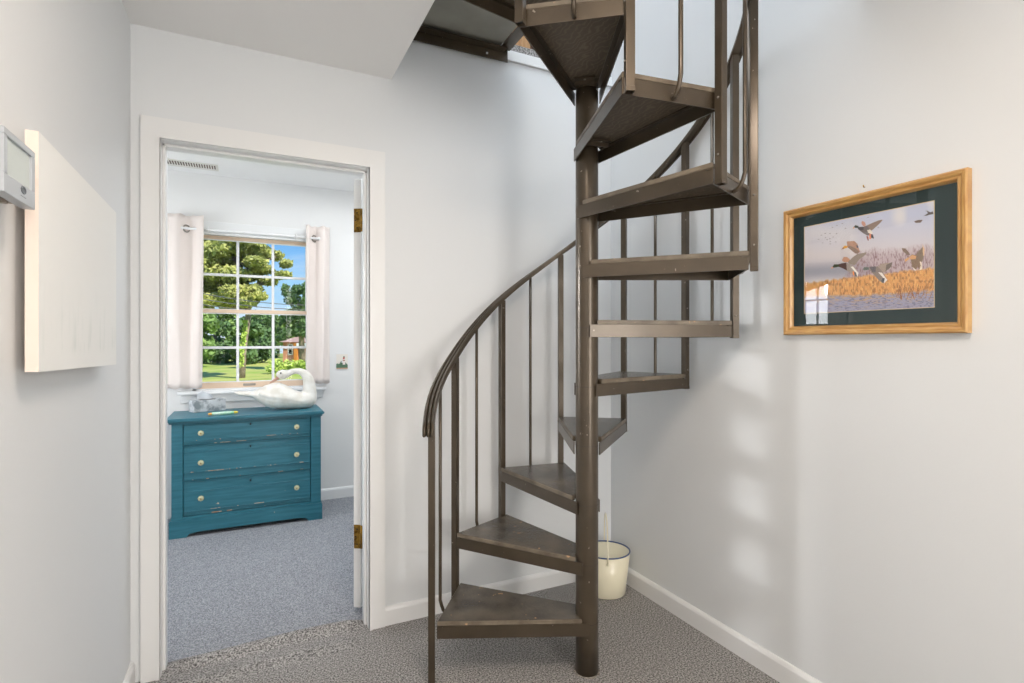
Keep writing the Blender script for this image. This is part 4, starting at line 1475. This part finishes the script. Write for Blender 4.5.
# lower shaded undergrowth and the hedge
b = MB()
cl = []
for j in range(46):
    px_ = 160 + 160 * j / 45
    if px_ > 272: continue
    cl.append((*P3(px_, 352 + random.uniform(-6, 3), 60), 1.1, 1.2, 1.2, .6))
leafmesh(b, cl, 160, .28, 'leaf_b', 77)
tag(b.build('undergrowth', None, P3(230, 362, 60)), 'dark shrubby undergrowth along the far edge of the lawn', 'undergrowth', None, 'stuff')
b = MB()
cl = [(*P3(276 + 5.2 * j, 368 + (j % 3) - .8 * (j > 3), 40), .75, .8, .62 + .1 * (j % 2), .8) for j in range(9)]
leafmesh(b, cl, 260, .13, 'ivy', 78)
tag(b.build('hedge', None, P3(296, 375, 40)), 'bright green hedge at the right edge of the lawn in front of the house', 'hedge')
# house
hx, hy = ray(300, 58)
hs = thing('house', 'salmon-coloured house with an orange porch post beyond the hedge', 'house', (hx, hy, GZ))
def hp(px, py): return P3(px, py, 58)
e = Vector((cC, -cS, 0)); nrm = Vector((cS, cC, 0))
Th = Matrix((e, nrm, Vector((0, 0, 1)))).transposed().to_4x4(); Th.translation = Vector((hx, hy, 0))
def hX(px): return (px - 300) * 58 / FPX
def hZ(py): return HC + (340.86 - py) * 58 / FPX
b = MB(); b.box((hX(283), 0, GZ), (hX(330), 6, hZ(341)), 'brick', 0, Th); b.build('wall', hs)
b = MB()
rv = [Th @ Vector(v) for v in ((hX(281), -.6, hZ(342)), (hX(332), -.6, hZ(342)), (hX(332), 3, hZ(335)), (hX(290), 3, hZ(335)), (hX(281), 6.5, hZ(342)), (hX(332), 6.5, hZ(342)))]
vv = [b.bm.verts.new(v) for v in rv]
b.faces([b.bm.faces.new((vv[0], vv[1], vv[2], vv[3])), b.bm.faces.new((vv[3], vv[2], vv[5], vv[4])), b.bm.faces.new((vv[0], vv[3], vv[4])), b.bm.faces.new((vv[1], vv[5], vv[2])), b.bm.faces.new((vv[0], vv[4], vv[5], vv[1]))], 'roof')
b.build('roof', hs)
b = MB(); b.box((hX(287), 2, hZ(334)), (hX(292), 3.4, hZ(331)), 'brick', 0, Th); b.build('chimney', hs)
b = MB(); b.box((hX(288), -.05, hZ(355)), (hX(293), .05, hZ(344)), 'trim', 0, Th); b.box((hX(289), -.08, hZ(354)), (hX(292), -.04, hZ(345)), 'dark', 0, Th); b.build('window', hs)
b = MB(); b.box((hX(296), -.6, GZ), (hX(299), -.3, hZ(343)), 'orangewood', 0, Th); b.build('porch_post', hs)
b = MB(); b.box((hX(299), -.7, hZ(346)), (hX(315), -.2, hZ(343)), 'trim', 0, Th); b.build('porch_beam', hs)
# overhead wires
for i, (ya, yb) in enumerate(((287, 301), (293, 305), (300, 307))):
    b = MB()
    pa = Vector(P3(150, ya - 4, 24)); pb = Vector(P3(340, yb + 4, 34))
    pts = [pa.lerp(pb, t / 12) - Vector((0, 0, .35 * math.sin(PI * t / 12))) for t in range(13)]
    b.tube(pts, .022, 'asphalt', 6)
    tag(b.build('power_line', None, pa.lerp(pb, .5)), ['topmost overhead wire crossing the pine outside the window', 'middle overhead wire crossing the pine outside the window', 'lowest overhead wire crossing the pine outside the window'][i], 'power line', 'overhead wires')

# ---------------------------------------------------------------- sky and lights
w = bpy.data.worlds.new('sky')
SC.world = w
w.use_nodes = True
nt = w.node_tree
nt.nodes.clear()
out = N(nt, 'ShaderNodeOutputWorld')
bg_ = N(nt, 'ShaderNodeBackground', Strength=1.0)
tc = N(nt, 'ShaderNodeTexCoord')
sp = N(nt, 'ShaderNodeSeparateXYZ')
nt.links.new(tc.outputs['Generated'], sp.inputs[0])
cr = N(nt, 'ShaderNodeValToRGB')
cr.color_ramp.elements[0].position = 0.0; cr.color_ramp.elements[0].color = srgb(205, 232, 250)
cr.color_ramp.elements[1].position = .38; cr.color_ramp.elements[1].color = srgb(52, 134, 226)
e_ = cr.color_ramp.elements.new(.10); e_.color = srgb(160, 212, 250)
e_ = cr.color_ramp.elements.new(.20); e_.color = srgb(88, 166, 240)
nt.links.new(sp.outputs['Z'], cr.inputs[0])
mp = N(nt, 'ShaderNodeMapping'); mp.inputs['Scale'].default_value = (2.2, 2.2, 9); mp.inputs['Rotation'].default_value = (0, .25, 0)
nt.links.new(tc.outputs['Generated'], mp.inputs['Vector'])
no = N(nt, 'ShaderNodeTexNoise', Scale=2.2, Detail=7.0)
nt.links.new(mp.outputs[0], no.inputs['Vector'])
mr = N(nt, 'ShaderNodeMapRange'); mr.inputs['From Min'].default_value = .48; mr.inputs['From Max'].default_value = .78; mr.inputs['To Max'].default_value = .8
nt.links.new(no.outputs['Fac'], mr.inputs['Value'])
mx = N(nt, 'ShaderNodeMix', data_type='RGBA'); mx.inputs[7].default_value = srgb(236, 242, 250)
nt.links.new(mr.outputs[0], mx.inputs[0]); nt.links.new(cr.outputs[0], mx.inputs[6])
nt.links.new(mx.outputs[2], bg_.inputs[0]); nt.links.new(bg_.outputs[0], out.inputs[0])


def area(name, loc, rot, sx, sy, power, col, spread=180):
    l = bpy.data.lights.new(name, 'AREA')
    l.shape = 'RECTANGLE'; l.size = sx; l.size_y = sy
    l.energy = power; l.color = col
    l.spread = R_(spread)
    o = bpy.data.objects.new(name, l); COL.objects.link(o)
    o.location = loc; o.rotation_euler = [R_(a) for a in rot]
    return o


sun = bpy.data.lights.new('sun', 'SUN'); sun.energy = 6.0; sun.angle = R_(1); sun.color = (1, .95, .86)
so = bpy.data.objects.new('sun', sun); COL.objects.link(so)
so.rotation_euler = Vector((-.45, .75, -.75)).to_track_quat('-Z', 'Y').to_euler()

COOL = (.86, .93, 1.0); WARM = (1.0, .84, .70)
area('upper_daylight', (.5, 1.3, 5.05), (0, 0, 0), 3.0, 3.0, 135, COOL)
area('upper_room_light', (1.2, 4.0, 5.05), (0, 0, 0), 1.6, 1.2, 50, (1, .9, .78))
area('hall_ceiling_light', (.45, .45, 2.43), (0, 0, 0), .5, .5, 21, WARM)
area('hall_window_light', (1.12, -2.9, 1.25), (90, 0, 0), .85, 2.3, 66, (1, .94, .88))
area('bedroom_fill_light', (.9, 3.4, 2.46), (0, 0, 0), 1.4, 1.2, 22, (.97, .985, 1.0))  # added fill with no fixture, brightens the bedroom walls and the doorway carpet
area('side_window_daylight', (-1.86, (LY0 + LY1) / 2, 1.45), (0, -90, 0), 1.15, 0.85, 32, (.97, .985, 1.0))

# low glare from outside that throws the side window's bars through the doorway onto the right wall
gd = Vector((-3.487, 2.08, .60)).normalized()
gl = area('low_outdoor_glare', tuple(Vector((-1.7, 3.62, 1.42)) + gd * 10), (0, 0, 0), .8, .8, 42, (1, .98, .97), 60)
gl.rotation_euler = (-gd).to_track_quat('-Z', 'Y').to_euler()
